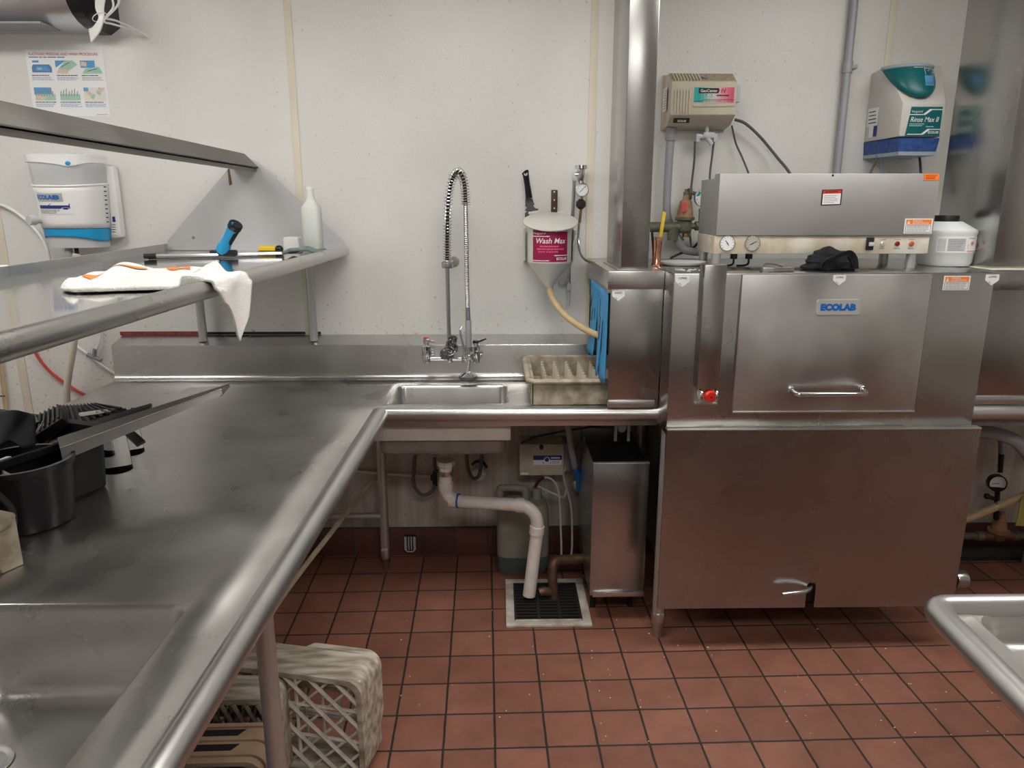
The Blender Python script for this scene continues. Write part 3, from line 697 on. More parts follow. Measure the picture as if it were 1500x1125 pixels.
# ----------------------------------------------------------------- control box on the machine
CB = thing('control_box', 'stainless steel control box on four tube legs standing on top of the dish machine', 'control box', (1.12,2.75,MT))
cy = 2.60
a0, a1 = at(1056,254,Y=cy), at(1377,254,Y=cy); b0, b1 = at(1048,345,Y=cy), at(1367,345,Y=cy)
x0, x1, zb_, zt_ = (a0.x+b0.x)/2, (a1.x+b1.x)/2, (b0.z+b1.z)/2, (a0.z+a1.z)/2
MB().box((x0,cy,zb_),(x1,2.665,zt_), .003).build('cover','box',CB)
zs = at(1200,372,Y=cy+.008).z
MB().box((x0-.004,cy+.008,zs),(x1-.003,2.83,zb_-.0005), .004).build('control_panel','worn',CB)
sa, sb_ = at(1032,262,Y=2.66), at(1056,262,Y=2.66); sbz = at(1032,376,Y=2.66).z
MB().box((x0+.004,2.668,zb_),(x1-.006,2.85,at(1040,262,Y=2.70).z), .002).build('housing','box',CB)
q = at(1047,338,Y=2.64); MB().ball((q.x,2.62,q.z), .006).build('screw','chromed',CB)
for x, y in ((x0+.012,2.625),(x1-.05,2.63),(x0+.014,2.80),(x1-.06,2.80)):
    MB().cyl((x,y,MT),(x,y,zs+.002),.0165).build('leg','tube',CB)
for px, mat, nd in ((1065,'dial',(-.35,.5)),(1102,'dialw',(.7,.35))):
    q = at(px,356.5,Y=cy+.008); r = .0275
    L = Label(flat_fn((q.x,cy+.0078,q.z),(1,0,0),(0,0,1),(0,-1,0)))
    n = 28; L.polyslab('chromed', [(r*math.cos(2*PI*i/n), r*math.sin(2*PI*i/n)) for i in range(n)], .004)
    L.disc(mat, 0,0,r*.9,.0044,28)
    for i in range(11):
        an = math.radians(-135+27*i)+PI/2; L.line('ink', [(r*.68*math.cos(an),r*.68*math.sin(an)),(r*.82*math.cos(an),r*.82*math.sin(an))], r*.05, .0048)
    L.line('ink', [(-nd[0]*r*.55,-nd[1]*r*.55),(nd[0]*r*.75,nd[1]*r*.75)], r*.09, .005); L.disc('ink',0,0,r*.09,.0052,10)
    L.line('inkg', [(-r*.75,-r*1.18),(r*.75,-r*1.18)], r*.08, .0006)
    L.build(CB, 'gauge', {'ink':'needle_and_ticks', mat:'dial'})
q = at(1273,357,Y=cy+.008)
sw = MB().box((q.x-.012,cy-.004,q.z-.022),(q.x+.012,cy+.0082,q.z+.022), .002).build('rocker_switch','black',CB)
MB().box((q.x-.008,cy-.012,q.z-.007),(q.x+.009,cy-.0042,q.z+.006), .002).build('lever','lgrey',sw)
for px, mat, nm in ((1293,'silver','push_button'),(1314,'redd','indicator_light'),(1335,'amber','indicator_light')):
    q = at(px,357,Y=cy+.008)
    MB().lathe([(0,.008),(.006,.007),(.0085,.004),(.0085,0)], (q.x,cy+.0078,q.z), (0,-1,0), 20).build(nm,mat,CB)
    L = Label(flat_fn((q.x-.012,cy+.0076,q.z+.013),(1,0,0),(0,0,1),(0,-1,0))); L.bars('inkg',0,0,.026,.004,1,.7,.0004,px); L.bars('inkg',0,-.033,.026,-.027,1,.6,.0004,px+1); L.build(CB,'lettering')
# stickers on the cover
a, b_ = at(1202,301,Y=cy), at(1234,278,Y=cy); W, H = b_.x-a.x, b_.z-a.z
L = Label(flat_fn((a.x,cy-.0006,a.z),(1,0,.03),(0,0,1),(0,-1,0)))
L.slab('ink',0,0,W,H,.0008); L.rect('paper',W*.06,H*.06,W*.94,H*.94,.0011); L.rect('red',W*.06,H*.74,W*.94,H*.94,.0014); L.bars('ink',W*.16,H*.78,W*.9,H*.92,1,.5,.0017,5)
L.bars('inkg',W*.12,H*.12,W*.8,H*.66,5,.35,.0014,8); L.build(CB,'warning_sticker',label='black bordered sticker with a red heading')
warning(1323,320,1367,342, cy, CB)
a, b_ = at(1353,264,Y=cy), at(1376,254.5,Y=cy); W, H = b_.x-a.x, b_.z-a.z
L = Label(flat_fn((a.x,cy-.0006,a.z),(1,0,0),(0,0,1),(0,-1,0))); L.slab('fluo',0,0,W,H,.0008); L.bars('ink',W*.1,H*.15,W*.9,H*.85,3,.35,.0012,4); L.build(CB,'inspection_sticker',label='small bright orange sticker')
q = at(1220,257,Y=cy); MB().lathe([(0,.0006),(.004,.0006),(.004,0)], (q.x,cy,q.z), (0,-1,0), 12).build('screw_hole','dark',CB)
# cable glands under the panel
for px in (1075,1097):
    q = at(px,374,Y=2.68); q.z = zs
    gl = MB().cyl((q.x,2.68,zs-.022),(q.x,2.68,zs),.0125); gl.build('cable_gland','black',CB)
    MB().tube(smooth_path([V((q.x,2.68,zs-.02)),V((q.x-.002,2.675,MT+.012)),V((q.x-.02,2.66,MT+.006)),V((q.x-.05,2.655,MT+.005))]), .004, 8).build('lead','black',CB)

# ----------------------------------------------------------------- loading hood, left
HD = thing('loading_hood', 'stainless loading hood between the sink counter and the dish machine', 'hood', (.48,2.8,.90))
hx0, hx1, hy, hyb = .391, .5755, 2.555, 3.15
hz0 = .902
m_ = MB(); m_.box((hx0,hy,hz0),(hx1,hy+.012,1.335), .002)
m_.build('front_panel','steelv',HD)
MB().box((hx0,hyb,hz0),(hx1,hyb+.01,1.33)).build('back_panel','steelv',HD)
cap = MB(); cap.hexa([V((.378,2.549,1.333)),V((hx1+.001,2.549,1.333)),V((hx1+.001,3.17,1.333)),V((.378,3.17,1.333)),V((.378,2.549,1.397)),V((hx1+.001,2.549,1.397)),V((hx1+.001,3.17,1.397)),V((.378,3.17,1.397))], .003); cap.build('top_cap','steelh',HD)
MB().box((hx0,2.548,hz0),(hx1-.012,2.556,hz0+.028), .004).build('bottom_strip','roll',HD)
MB().box((.380,2.56,1.318),(.392,3.15,1.334)).build('curtain_rail','chromed',HD)
L = home_plate('sticker', 906, 426, hy, .044, 'SHORT', HD)
# blue strip curtain hanging in its mouth
ST = thing('strip_curtain', 'blue vinyl strip curtain hanging in the mouth of the loading hood', 'curtain', (.385,2.8,1.0))
strips = [(2.575,2.665,.985),(2.655,2.745,1.0),(2.735,2.83,.995),(2.82,2.93,1.035),(2.92,3.05,1.045)]
for i, (ya, yb, zz) in enumerate(strips):
    def fn(u, v, ya=ya, yb=yb, zz=zz, i=i):
        y = ya+(yb-ya)*u; z = 1.322+(zz-1.322)*v
        return V((.384-.010*v*math.sin(i*2.1+u*1.5)-.014*v*v*(1 if i%2 else .25)-.004*math.sin(u*PI), y-.012*v*math.sin(i*1.7), z+ .018*v*u))
    MB().grid(fn, 7, 14).build('strip','curtain',ST, thick=.0025)
    ink = MB()
    for k in range(2):
        u = rnd.uniform(.2,.8); v0_ = rnd.uniform(.1,.55); v1_ = v0_+rnd.uniform(.15,.35)
        P = [fn(u+.02*(j%2),v0_+(v1_-v0_)*j/6) + V((-.0032,0,0)) for j in range(7)]
        ink.tube(P, .0012, 5)
    ink.build('slit','dark',ST)

# ----------------------------------------------------------------- unloading hood and clean table, right
UH = thing('unloading_hood', 'stainless unloading hood joined to the right end of the dish machine', 'hood', (2.0,2.8,.92))
ux0 = bx1+.002
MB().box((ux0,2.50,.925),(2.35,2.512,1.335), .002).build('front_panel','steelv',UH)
MB().box((ux0,2.494,1.335),(2.35,3.15,1.397), .003).build('top_cap','steelh',UH)
MB().box((ux0,2.494,.925),(2.35,2.502,.955), .004).build('bottom_strip','roll',UH)
CT = thing('clean_table', 'stainless clean dish table with rolled edge under the right hood', 'table', (2.0,2.8,0))
rq = at(1470,600,Y=2.50)
MB().tube([V((1.672,2.50,.893)),V((2.5,2.50,.893))], .027, 18).build('rolled_edge','roll',CT)
MB().box((1.66,2.51,.884),(2.5,3.12,.888)).build('worktop','deck',CT)
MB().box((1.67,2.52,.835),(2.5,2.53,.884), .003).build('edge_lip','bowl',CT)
for x in (2.44,):
    for y in (2.58,3.05): MB().cyl((x,y,0),(x,y,.884),.0205).build('leg','tube',CT)

# ----------------------------------------------------------------- exhaust ducts
def duct(name, x0, x1, y0, y1, z0, label, mats):
    t = thing(name, label, 'duct', ((x0+x1)/2,(y0+y1)/2,z0))
    MB().box((x0,y0,z0),(x1,y1,CE-.001), .003).build('riser','steelv',t)
    f = MB(); e = .012
    f.box((x0-e,y0-e,z0),(x1+e,y1+e,z0+.004), .001); f.build('base_flange',mats,t)
dq0, dq1, dqb = at(913,397,Z=MT), at(955,397,Z=MT), at(890,383,Z=MT)
duct('exhaust_duct', dq0.x, dq1.x, dq0.y+.06, 2.90, 1.3975, 'narrow square stainless exhaust riser standing on the loading hood', 'steelh')
rq0 = at(1453,394,Z=MT); rqb = at(1416,388,Z=MT); rq1 = at(1496,393,Z=MT)
duct('exhaust_duct', rq0.x, rq0.x+.128, rq0.y, 2.925, 1.3975, 'wide stainless exhaust riser at the far right behind the white jug', 'batten')
# ================================================================= things on the wall
# ---- laminated poster
a, b_ = at(45,167,Y=WALL), at(158,73,Y=WALL)
W, H = at(152,73,Y=WALL).x-at(38,73,Y=WALL).x, at(100,73,Y=WALL).z-at(100,170,Y=WALL).z
org = V((at(38,73,Y=WALL).x-.004, WALL-.0008, at(100,170,Y=WALL).z))
L = Label(flat_fn(org,(1,0,0),(0,0,1),(0,-1,0)))
L.slab('paper',0,0,W,H,.001)
L.text('inkr','FLATWARE PRESOAK AND WASH PROCEDURE',W*.04,H*.915,W*.93,H*.955,.0016,.012)
L.bars('inkb',W*.04,H*.875,W*.66,H*.90,1,.6,.0014,2)
pw, ph = W*.285, H*.20
for r_ in range(2):
    for c_ in range(3):
        u = W*(.045+.322*c_); v = H*(.64 if r_ == 0 else .235)
        L.rect('papert' if (r_,c_) == (1,2) else 'paper',u,v,u+pw,v+ph,.0013)
        def R(m,a0,b0,a1,b1,w=.0016): L.rect(m,u+pw*a0,v+ph*b0,u+pw*a1,v+ph*b1,w)
        def Pg(m,pts,w=.0019): L.poly(m,[(u+pw*x,v+ph*y) for x,y in pts],w)
        if (r_,c_) == (0,0):
            R('skyink',.1,.84,.4,1); Pg('inkb',[(.05,.1),(.95,.1),(.95,.5),(.85,.7),(.12,.7),(.05,.5)]); Pg('skyink',[(.2,.22),(.85,.22),(.75,.55),(.25,.55)],.0022); Pg('mint',[(.3,.3),(.5,.3),(.5,.45),(.3,.45)],.0025)
        elif (r_,c_) == (0,1):
            Pg('skyink',[(0,1),(0,.45),(.5,1)]); Pg('mint',[(.1,.35),(.5,1),(.8,1),(1,.7),(.55,.2)],.0022); Pg('skin',[(.02,.05),(.5,.02),(.6,.3),(.3,.38),(.1,.3)],.0025); L.line('ink',[(u+pw*.25,v+ph*.5),(u+pw*.65,v+ph*.85)],.002,.0027)
        elif (r_,c_) == (0,2):
            R('skyink',0,.45,.66,1); Pg('skin',[(.02,.6),(.28,.55),(.3,.85),(.05,.95)],.0022); Pg('mint',[(.05,.02),(.98,.02),(.85,.55),(.2,.4)],.0022); L.line('ink',[(u+pw*.3,v+ph*.2),(u+pw*.75,v+ph*.4)],.002,.0026)
        elif c_ < 2:
            if c_ == 0: R('skyink',0,.45,.8,1)
            Pg('mint',[(.02,.02),(.95,.02),(.95,.5),(.05,.5)],.0022)
            for k in range(7):
                x = .06+.125*k; L.line('inkg',[(u+pw*x,v+ph*.35),(u+pw*(x+.05),v+ph*(.72+.1*(k%3)))],.0035,.0026)
            if c_ == 0: Pg('skin',[(.03,.05),(.45,.05),(.5,.3),(.1,.38)],.0028)
        else:
            R('skyink',0,.7,.22,1); R('skyink',.7,.85,.75,1); Pg('skin',[(.05,.7),(.2,.75),(.5,.4),(.35,.2)]); Pg('skin',[(.98,.98),(.8,.98),(.55,.7),(.75,.5)]); Pg('mint',[(.28,.2),(.4,.1),(.52,.45),(.42,.55)],.0022); Pg('mint',[(.56,.6),(.7,.4),(.78,.5),(.65,.72)],.0022)
        L.bars('ink',u,v-H*.035,u+pw,v-H*.012,1,.5,.0014,r_*3+c_); L.bars('inkb',u,v-H*.10,u+pw,v-H*.042,3,.35,.0014,9+r_*3+c_)
L.bars('inkg',W*.82,H*.015,W*.97,H*.03,1,.6,.0014,3)
po = L.build(None,'instruction_poster',{'inkr':'title_lettering','inkb':'caption_lettering','ink':'caption_lettering','inkg':'caption_lettering','skyink':'picture_detail','mint':'picture_detail','skin':'picture_detail'}) if False else None
pt = thing('instruction_poster','white laminated poster of six flatware washing pictures with a red title','poster',(org.x+W/2,WALL,org.z))
L.build(pt,'sheet',{'inkr':'title_lettering','inkb':'caption_lettering','ink':'caption_lettering','inkg':'caption_lettering','skyink':'picture_detail','mint':'picture_detail','skin':'picture_detail','papert':'picture_detail'})

# ---- silver wall unit, top left
UY = 2.98
q1 = at(112,40,Y=UY+.05); xr_ = q1.x; xl_ = xr_-.95; zb_ = at(60,40,Y=UY+.1).z
IT = thing('insect_light_trap','long silver wall unit with rounded front and black end cap in the top left corner','wall unit',(xr_-.45,WALL,zb_))
def oct_sec(x, k=1.0):
    pts = []
    for i in range(13):
        a = -PI/2+PI*i/12
        pts.append(V((x, WALL-.03-.20*k*math.cos(a)**.7 if abs(a) < PI/2-1e-6 else WALL-.03, zb_+.12+.12*k*math.sin(a))))
    return [V((x,WALL-.001,zb_+.24))]+pts[::-1]+[V((x,WALL-.001,zb_))]
sec = oct_sec(xl_); m_ = MB(); m_.prism(sec, (xr_-xl_-.0,0,0)); m_.build('casing','silverl',IT)
e0 = [V((xr_,p.y,p.z)) for p in oct_sec(xr_)]
ec = MB(); s1 = [V((xr_+.001,p.y-(.004 if p.y < WALL-.02 else 0),p.z-.003 if p.z < zb_+.1 else p.z+.003)) for p in e0]; cy_, cz_ = WALL-.1, zb_+.12
s2 = [V((xr_+.045,p.y,p.z)) for p in s1]; s3 = [V((xr_+.085,WALL-.001 if p.y > WALL-.02 else cy_+(p.y-cy_)*.72,cz_+(p.z-cz_)*.78)) for p in s1]
n = len(s1); ec.add(s1+s2+s3, [list(range(n)), list(range(2*n,3*n))]+[(i,(i+1)%n,n+(i+1)%n,n+i) for i in range(n)]+[(n+i,n+(i+1)%n,2*n+(i+1)%n,2*n+i) for i in range(n)])
ec.build('end_cap','blackg',IT, ang=20)
MB().box((xl_,WALL-.19,zb_-.002),(xr_-.12,WALL-.06,zb_+.006), .002).build('lower_grille','grey',IT)
# cable hank
cb = MB()
for k in range(6):
    o = k*2.5
    P = path([(143+o,-14,3.0),(141+o*.8,10,2.95),(146+o*.4,26,2.93),(138+o*.6,40+k,2.94),(131-o*.1+k*.8,44+k*3.2,2.95)], 6); cb.tube(P, .0042, 7)
P = path([(176,-14,3.05),(172,8,3.0),(150,30,2.94),(152,27,2.95),(172,31,3.05),(196,42,3.15),(218,55,3.19)],6); cb.tube(P,.004,7)
P = path([(160,-14,3.02),(166,10,2.98),(152,30,2.95),(168,36,3.05),(200,45,3.17)],6); cb.tube(P,.004,7)
ck = thing('cable_hank','bundle of white cables tied below the black end cap of the silver unit','cable',at(150,30,Y=3.0))
cb.build('cables','whiteg',ck); MB().torus(at(146,25,Y=2.945),.026,.0016,(-.5,.1,.85)).build('wire_tie','paper',ck)

# ---- white soap dispenser, left
SY_ = 3.06
z = lambda y: at(92,y,Y=SY_-.06).z
EX = at(96,300,Y=SY_).x
EC = thing('dispenser','white and blue soap dispenser with clear hopper on the left wall behind the overshelf','dispenser',(EX,WALL,z(364)))
bp = MB(); bp.box((EX-.10,WALL-.05,z(352)),(EX+.165,WALL-.0005,z(238)), .02); bp.build('back_box','white',EC)
bk = MB(); x_ = at(160,290,Y=WALL-.02).x; bk.box((x_-.02,WALL-.022,z(308)),(x_+.020,WALL-.0005,z(246)), .006); b_ = bk.build('mounting_bracket','white',EC)
for yy in (252,298): MB().lathe([(0,.004),(.006,.003),(.008,0)], (x_+.006,WALL-.0225,z(yy)), (0,-1,0), 14).build('screw','grey' if yy == 252 else 'white',b_)
def shell(za, zb, w0, w1, d0, d1, mat, name, wavea=None, waveb=None, nu=33, nv=8, off=0, xs0=0, xs1=0):
    def fn(u, v):
        th_ = PI*u; a = wavea(u) if wavea else 0; b = waveb(u) if waveb else 0
        zz = (za+a)+((zb+b)-(za+a))*v
        k = (z(226)-zz)/(z(226)-z(364)); w = w0+(w1-w0)*k+off; d = d0+(d1-d0)*k+off
        return V((EX-(w)*math.copysign(abs(math.cos(th_))**.75, math.cos(th_))+xs0+(xs1-xs0)*k, WALL-.05-d*abs(math.sin(th_))**.75, zz))
    return fn, (nu,nv)
w0, w1, d0, d1 = .138, .118, .16, .125
def sh(za, zb, mat, name, off=0, wavea=None, waveb=None, thick=0):
    fn, (nu,nv) = shell(za,zb,w0,w1,d0,d1,mat,name,wavea,waveb,off=off); return MB().grid(fn,nu,nv).build(name,mat,EC,thick=thick), fn
sh(z(236),z(275),'clearp','hopper')
tip = lambda u: -.016*math.exp(-((u-.62)/.12)**2)
fn_l, _ = shell(z(226),z(237),w0,w1,d0,d1,'','',None,tip,off=.006); ld = MB().grid(fn_l,49,5)
top = [fn_l(i/48,0) for i in range(49)]; ctr = V((EX,WALL-.05,z(224)))
ld.add(top+[ctr+V((0,-.05,.008))], [(i,i+1,49) for i in range(48)]+[(48,0,49)])
lo_ = ld.build('lid','whiteg',EC); pp = fn_l(.62,1.0)
MB().ball(pp+V((0,-.001,.011)), (.012,.004,.008)).build('button','cyan',lo_)
dip = lambda u: -.012*math.sin(PI*u)
o_, fn_s = sh(z(268),z(335),'white','front_shell',.004,dip,None,.003)
rim = [fn_s(i/40,0) for i in range(41)]; MB().tube(rim,.004,8).build('shell_rim','whiteg',o_)
arch = lambda u: .018*math.sin(PI*min(1,max(0,(u-.05)/.8)))-.008*u
sh(z(335),z(352),'cyan','blue_band',.001,None,arch,.003)
o2, fn_b = sh(z(340),z(364),'clearp','lower_sump',-.006)
P = [fn_b(i/20,1) for i in range(21)]; MB().add(P+[V((EX,WALL-.06,z(365)))], [(i,i+1,21) for i in range(20)]).build('sump_base','clearp',EC)
# panel joint ticks down the flank
tk = MB()
for i in range(9):
    q = fn_s(.955,.05+.1*i); tk.box(q+V((-.001,-.003,-.004)), q+V((.008,.001,.0)))
tk.build('level_marks','ink',EC)
kn = fn_s(.27,.80); nv_ = V((-.45,-1,0)).normalized()
kb = MB().lathe([(0,.055),(.018,.055),(.02,.05),(.02,.03),(.013,.028),(.013,0)], kn-nv_*.005, nv_, 20).build('valve_knob','lgrey',EC)
def shell_lab(u0, v0, scale): 
    return lambda u, v, w: (lambda p, n: p+n*w)(fn_s(u0+u, v0-v), (fn_s(u0+u,v0-v)-V((EX,WALL-.05,fn_s(u0+u,v0-v).z))).normalized())
L = Label(shell_lab(.335,.36,1)); L.slab('silver',0,0,.20,.20,.002,8); L.text('logo','ECOLAB',.02,.045,.18,.155,.0065,.045); L.build(EC,'logo_plate')
L = Label(shell_lab(.32,.66,1)); L.slab('paper',0,0,.28,.27,.0015,8); L.rect('navy',.02,.13,.26,.21,.002,8); L.poly('navy',[(.12,.21),(.14,.25),(.26,.25),(.26,.21)],.002); L.disc('paper',.225,.135,.03,.0024,12); L.disc('navy',.225,.135,.024,.0028,12); L.bars('ink',.02,.015,.2,.115,3,.4,.002,7); L.build(EC,'label')
q = at(150,330,Y=WALL-.05); L = Label(flat_fn((EX+.10,WALL-.0504,z(346)),(1,0,0),(0,0,1),(0,-1,0))); L.rect('paper',0,0,.05,.05,.0003); L.rect('navy',.034,.052,.046,.074,.0003); L.bars('ink',.004,.006,.046,.046,4,.3,.0008,3); L.build(EC,'label')
for px, m_ , r in ((101,'grey',.014),(112,'rubber',.008)):
    q = at(px,366,Y=SY_); MB().cyl((q.x,SY_,z(376)),(q.x,SY_,z(362)),r,r,14).build('outlet',m_,EC)
# pipes below and beside it
one('drain_pipe', MB().tube(path([(112,371,3.06),(110,440,3.07),(109,495,3.08),(99,560,3.1),(97,600,3.12),(92,690,3.15)]), .0145, 14), 'cream', 'cream drain pipe running down behind the table from the white dispenser','pipe')
one('cable', MB().tube(path([(-12,298,3.19),(10,303,3.18),(38,322,3.17),(62,350,3.16),(72,378,3.16),(76,420,3.17),(80,500,3.185)]), .0075, 10), 'whiteg', 'thick white cable curving down left of the white dispenser','cable')
one('tubing', MB().tube(path([(44,480,3.185),(52,516,3.18),(72,543,3.18),(98,563,3.18),(130,582,3.18),(170,604,3.18)]), .0065, 9), 'redcord', 'red tubing sloping down the wall behind the table corner','tubing')
t = thing('tubing_with_tee','thin white tubing with grey tee fitting left of the splashback','tubing',at(138,520,Y=3.18))
tb = MB(); tb.tube(path([(104,500,3.185),(118,511,3.18),(132,521,3.175),(150,535,3.175),(172,550,3.18)]), .0055, 9); tb.tube(path([(147,478,3.185),(146,500,3.18),(139,516,3.175)]), .0055, 9); tb.build('tubing','white',t)
f = MB(); f.cyl(at(128,519,Y=3.175),at(148,528,Y=3.175),.009,.009,12); f.cyl(at(138,523,Y=3.175),at(139,511,Y=3.175),.009,.009,12); f.build('tee_fitting','grey',t)
t = thing('wires','pale yellow wires on the wall at the left edge of the frame','wires',at(4,600,Y=3.18)); w_ = MB()
for k in range(2): w_.tube(path([(-4+5*k,500,3.19),(0+5*k,545,3.185),(5+4*k,585,3.185),(10+3*k,650,3.19)]), .004, 7)
w_.build('strands','hose',t); MB().torus(at(4,580,Y=3.185),.012,.002,(0,.1,1)).build('tie','black',t)

# ---- pre-rinse faucet
FY = 3.015
FT = thing('pre_rinse_faucet','chrome pre-rinse faucet with spring arch and hanging spray head above the scrap sink','faucet',at(658,520,Y=FY))
v0_, v1_ = at(625,524,Y=FY), at(697,524,Y=FY)
vb = MB()
for q in (v0_, v1_):
    vb.lathe([(0,-.022),(.014,-.02),(.0175,-.008),(.017,.03),(.019,.032),(.019,.05),(.012,.055),(.011,.064),(0,.064)], q, (0,0,1), 22)
    vb.cyl((q.x,FY,q.z+.004),(q.x,3.089,q.z+.004),.013,.017,18)
    vb.lathe([(.028,0),(.026,.006),(.014,.008)], (q.x,3.0895,q.z+.004), (0,-1,0), 22)
vb.tube([v0_+V((0,0,-.004)),v1_+V((0,0,-.004))], .0085, 14)
m0 = (v0_+v1_)/2; rx = at(658,500,Y=FY).x
vb.lathe([(0,-.02),(.015,-.018),(.016,.01),(.012,.018),(.012,.05)], (rx,FY,m0.z), (0,0,1), 18)
vb.build('valve_body','chrome',FT)
hq = v0_+V((0,0,.064)); hl = MB(); hl.box(hq+V((-.012,-.010,0)),hq+V((.014,.010,.018)), .003); hl.hexa([hq+V((.008,-.006,.004)),hq+V((.036,-.006,-.002)),hq+V((.036,.006,-.002)),hq+V((.008,.006,.004)),hq+V((.008,-.006,.014)),hq+V((.036,-.006,.008)),hq+V((.036,.006,.008)),hq+V((.008,.006,.014))], .002); ho = hl.build('hot_handle','chromed',FT)
MB().lathe([(0,.006),(.010,.005),(.011,0)], hq+V((0,0,.018)), (0,0,1), 14).build('hot_index','red',ho)
hq = v1_+V((0,0,.064)); hl = MB(); hl.box(hq+V((-.012,-.010,-.002)),hq+V((.012,.010,.010)), .003); P = smooth_path([hq+V((.006,0,.002)),hq+V((.02,-.004,.008)),hq+V((.045,-.006,.018))],5); hl.tube(P,[.006]*4+[.008]*4+[.006]*(len(P)-8),10,flat=.5); hl.build('cold_handle','blackg',FT)
rt_ = at(655,384,Y=FY)
MB().cyl((rx,FY,m0.z+.04),(rt_.x,FY,rt_.z),.0085,.0085,16).build('riser_pipe','chromed',FT)
cl = MB(); cl.lathe([(.010,-.014),(.022,-.012),(.024,0),(.022,.012),(.010,.014)], (rt_.x,FY,rt_.z-.012), (0,0,1), 20); cl.cyl((rt_.x,FY,rt_.z-.012),(rt_.x+.012,WALL,rt_.z-.012),.007); cl.lathe([(.024,0),(.022,.004),(.0,.005)], (rt_.x+.016,WALL-.0005,rt_.z-.012), (0,-1,0), 18); cl.build('wall_bracket','chromed',FT)
arc = path([(655,386,FY),(655,350,FY),(656,310,FY-.005),(658,282,FY-.012),(663,262,FY-.025),(670,252,FY-.045),(677,258,FY-.065),(681,276,FY-.075),(682,300,FY-.08)], 14)
Ls = [0]
for a_, b2 in zip(arc, arc[1:]): Ls.append(Ls[-1]+(b2-a_).length)
def along(s):
    i = max(0, min(len(Ls)-2, next((k for k in range(len(Ls)-1) if Ls[k+1] >= s), len(Ls)-2)))
    t = (s-Ls[i])/max(1e-9, Ls[i+1]-Ls[i]); return arc[i].lerp(arc[i+1], t), (arc[i+1]-arc[i]).normalized()
sp = MB(); pts = []; turns = 44; N = turns*12
for i in range(N+1):
    f_ = i/N
    s_ = Ls[-1]*(f_+.055*math.sin(2*PI*f_)/1.0*(-1)*.6)
    p_, t_ = along(max(0,min(Ls[-1],s_))); u_ = t_.cross(V((0,1,0))).normalized(); w__ = t_.cross(u_).normalized()
    an = 2*PI*turns*f_; pts.append(p_+(u_*math.cos(an)+w__*math.sin(an))*.0175)
sp.tube(pts, .0021, 5); sp.build('spring','chrome',FT)
MB().tube(arc[2:], .0075, 10).build('inner_hose','rubber',FT)
e_ = arc[-1]; h1_ = at(685,455,Y=2.965)
hp = smooth_path([e_+V((0,0,.01)), at(683,350,Y=2.945), at(684,410,Y=2.955), h1_], 40); rr_ = [.0082+(.0016 if i%2 else 0) for i in range(len(hp))]
MB().tube(hp, rr_, 10).build('hose','ribhose',FT)
gp = [h1_, at(685.5,470,Y=2.965), at(686,508,Y=2.965)]
gb = MB(); gb.cyl(h1_+V((0,0,.012)),at(685.5,468,Y=2.965),.0105,.0115,16); gb.build('hose_nut','chrome',FT)
MB().tube([at(685.5,468,Y=2.965),at(686,470,Y=2.965),at(686.5,508,Y=2.965)], [.0095,.0125,.0125], 16).build('grip','grey',FT)
sh_ = MB(); sb2 = at(686.5,508,Y=2.965); hd = at(685.5,546,Y=2.95)
sh_.cyl(sb2,sb2+V((0,0,-.03)),.014,.015,18); sh_.torus(sb2+V((0,-.004,-.04)),.022,.0032,(0,1,0.15)); sh_.ball(sb2+V((0,0,-.04)),(.016,.016,.02)); sh_.cyl(sb2+V((0,0,-.055)),hd,.007,.008,14)
sh_.lathe([(.008,.026),(.014,.022),(.03,.012),(.037,.006),(.037,.001)], hd+V((0,0,-.018)), (0,0,1), 28); sh_.build('spray_valve','chrome',FT)
MB().lathe([(0,-.010),(.033,-.010),(.0385,-.006),(.0385,.004),(.036,.0065)], hd+V((0,0,-.018)), (0,0,1), 30).build('spray_bumper','bumper',FT)
P = smooth_path([at(676,478,Y=2.97), at(674,485,Y=2.96), at(677,500,Y=2.955), at(680,516,Y=2.955), at(677,524,Y=2.965), at(678,530,Y=2.98)],6)
MB().tube(P,[.0055]*len(P),10,flat=.6).build('squeeze_lever','chromed',FT)
# steel scrubber hung on the riser
sc2 = MB(); r_ = random.Random(5)
for cx_, cyy, rr0 in ((663,497,.021),(660,507,.026),(657,517,.030),(652,520,.026),(664,510,.022)):
    c_ = at(cx_,cyy,Y=2.985); P = []; a1 = r_.uniform(0,6); 
    for i in range(150):
        a1 += .55+r_.uniform(-.2,.35); el = r_.uniform(-1.2,1.2); k = rr0*r_.uniform(.6,1.05)
        P.append(c_+V((k*math.cos(a1)*math.cos(el),.6*k*math.sin(a1)*math.cos(el),k*math.sin(el))))
    sc2.tube(P,.0013,4)
one('scrubber', sc2, 'wool', 'silver steel wool scrubber hanging on the faucet valve bar', 'scrubber')

# ---- hopper dispenser
HX = at(805,360,Y=3.06).x; HYc = 3.065; hr = .090
hz1, hz0_ = at(805,352,Y=HYc).z, at(805,386,Y=HYc-hr).z; ht = at(805,420,Y=HYc).z
HP = thing('hopper_dispenser','cream cone bottomed detergent hopper with dark red label on the wall','dispenser',(HX,WALL,ht))
bm_ = MB(); lx = at(767,360,Y=WALL-.02).x
bm_.box((lx,WALL-.004,hz0_-.012),(HX+.112,WALL-.0005,hz1+.05), .001)
bm_.hexa([V((lx,WALL-.05,hz0_-.002)),V((lx+.006,WALL-.05,hz0_-.002)),V((lx+.006,WALL-.004,hz0_-.012)),V((lx,WALL-.004,hz0_-.012)),V((lx,WALL-.03,hz1+.045)),V((lx+.006,WALL-.03,hz1+.045)),V((lx+.006,WALL-.004,hz1+.05)),V((lx,WALL-.004,hz1+.05))])
bm_.box((HX+.106,WALL-.05,hz0_),(HX+.112,WALL-.004,hz1+.04))
bo = bm_.build('bracket','putty',HP)
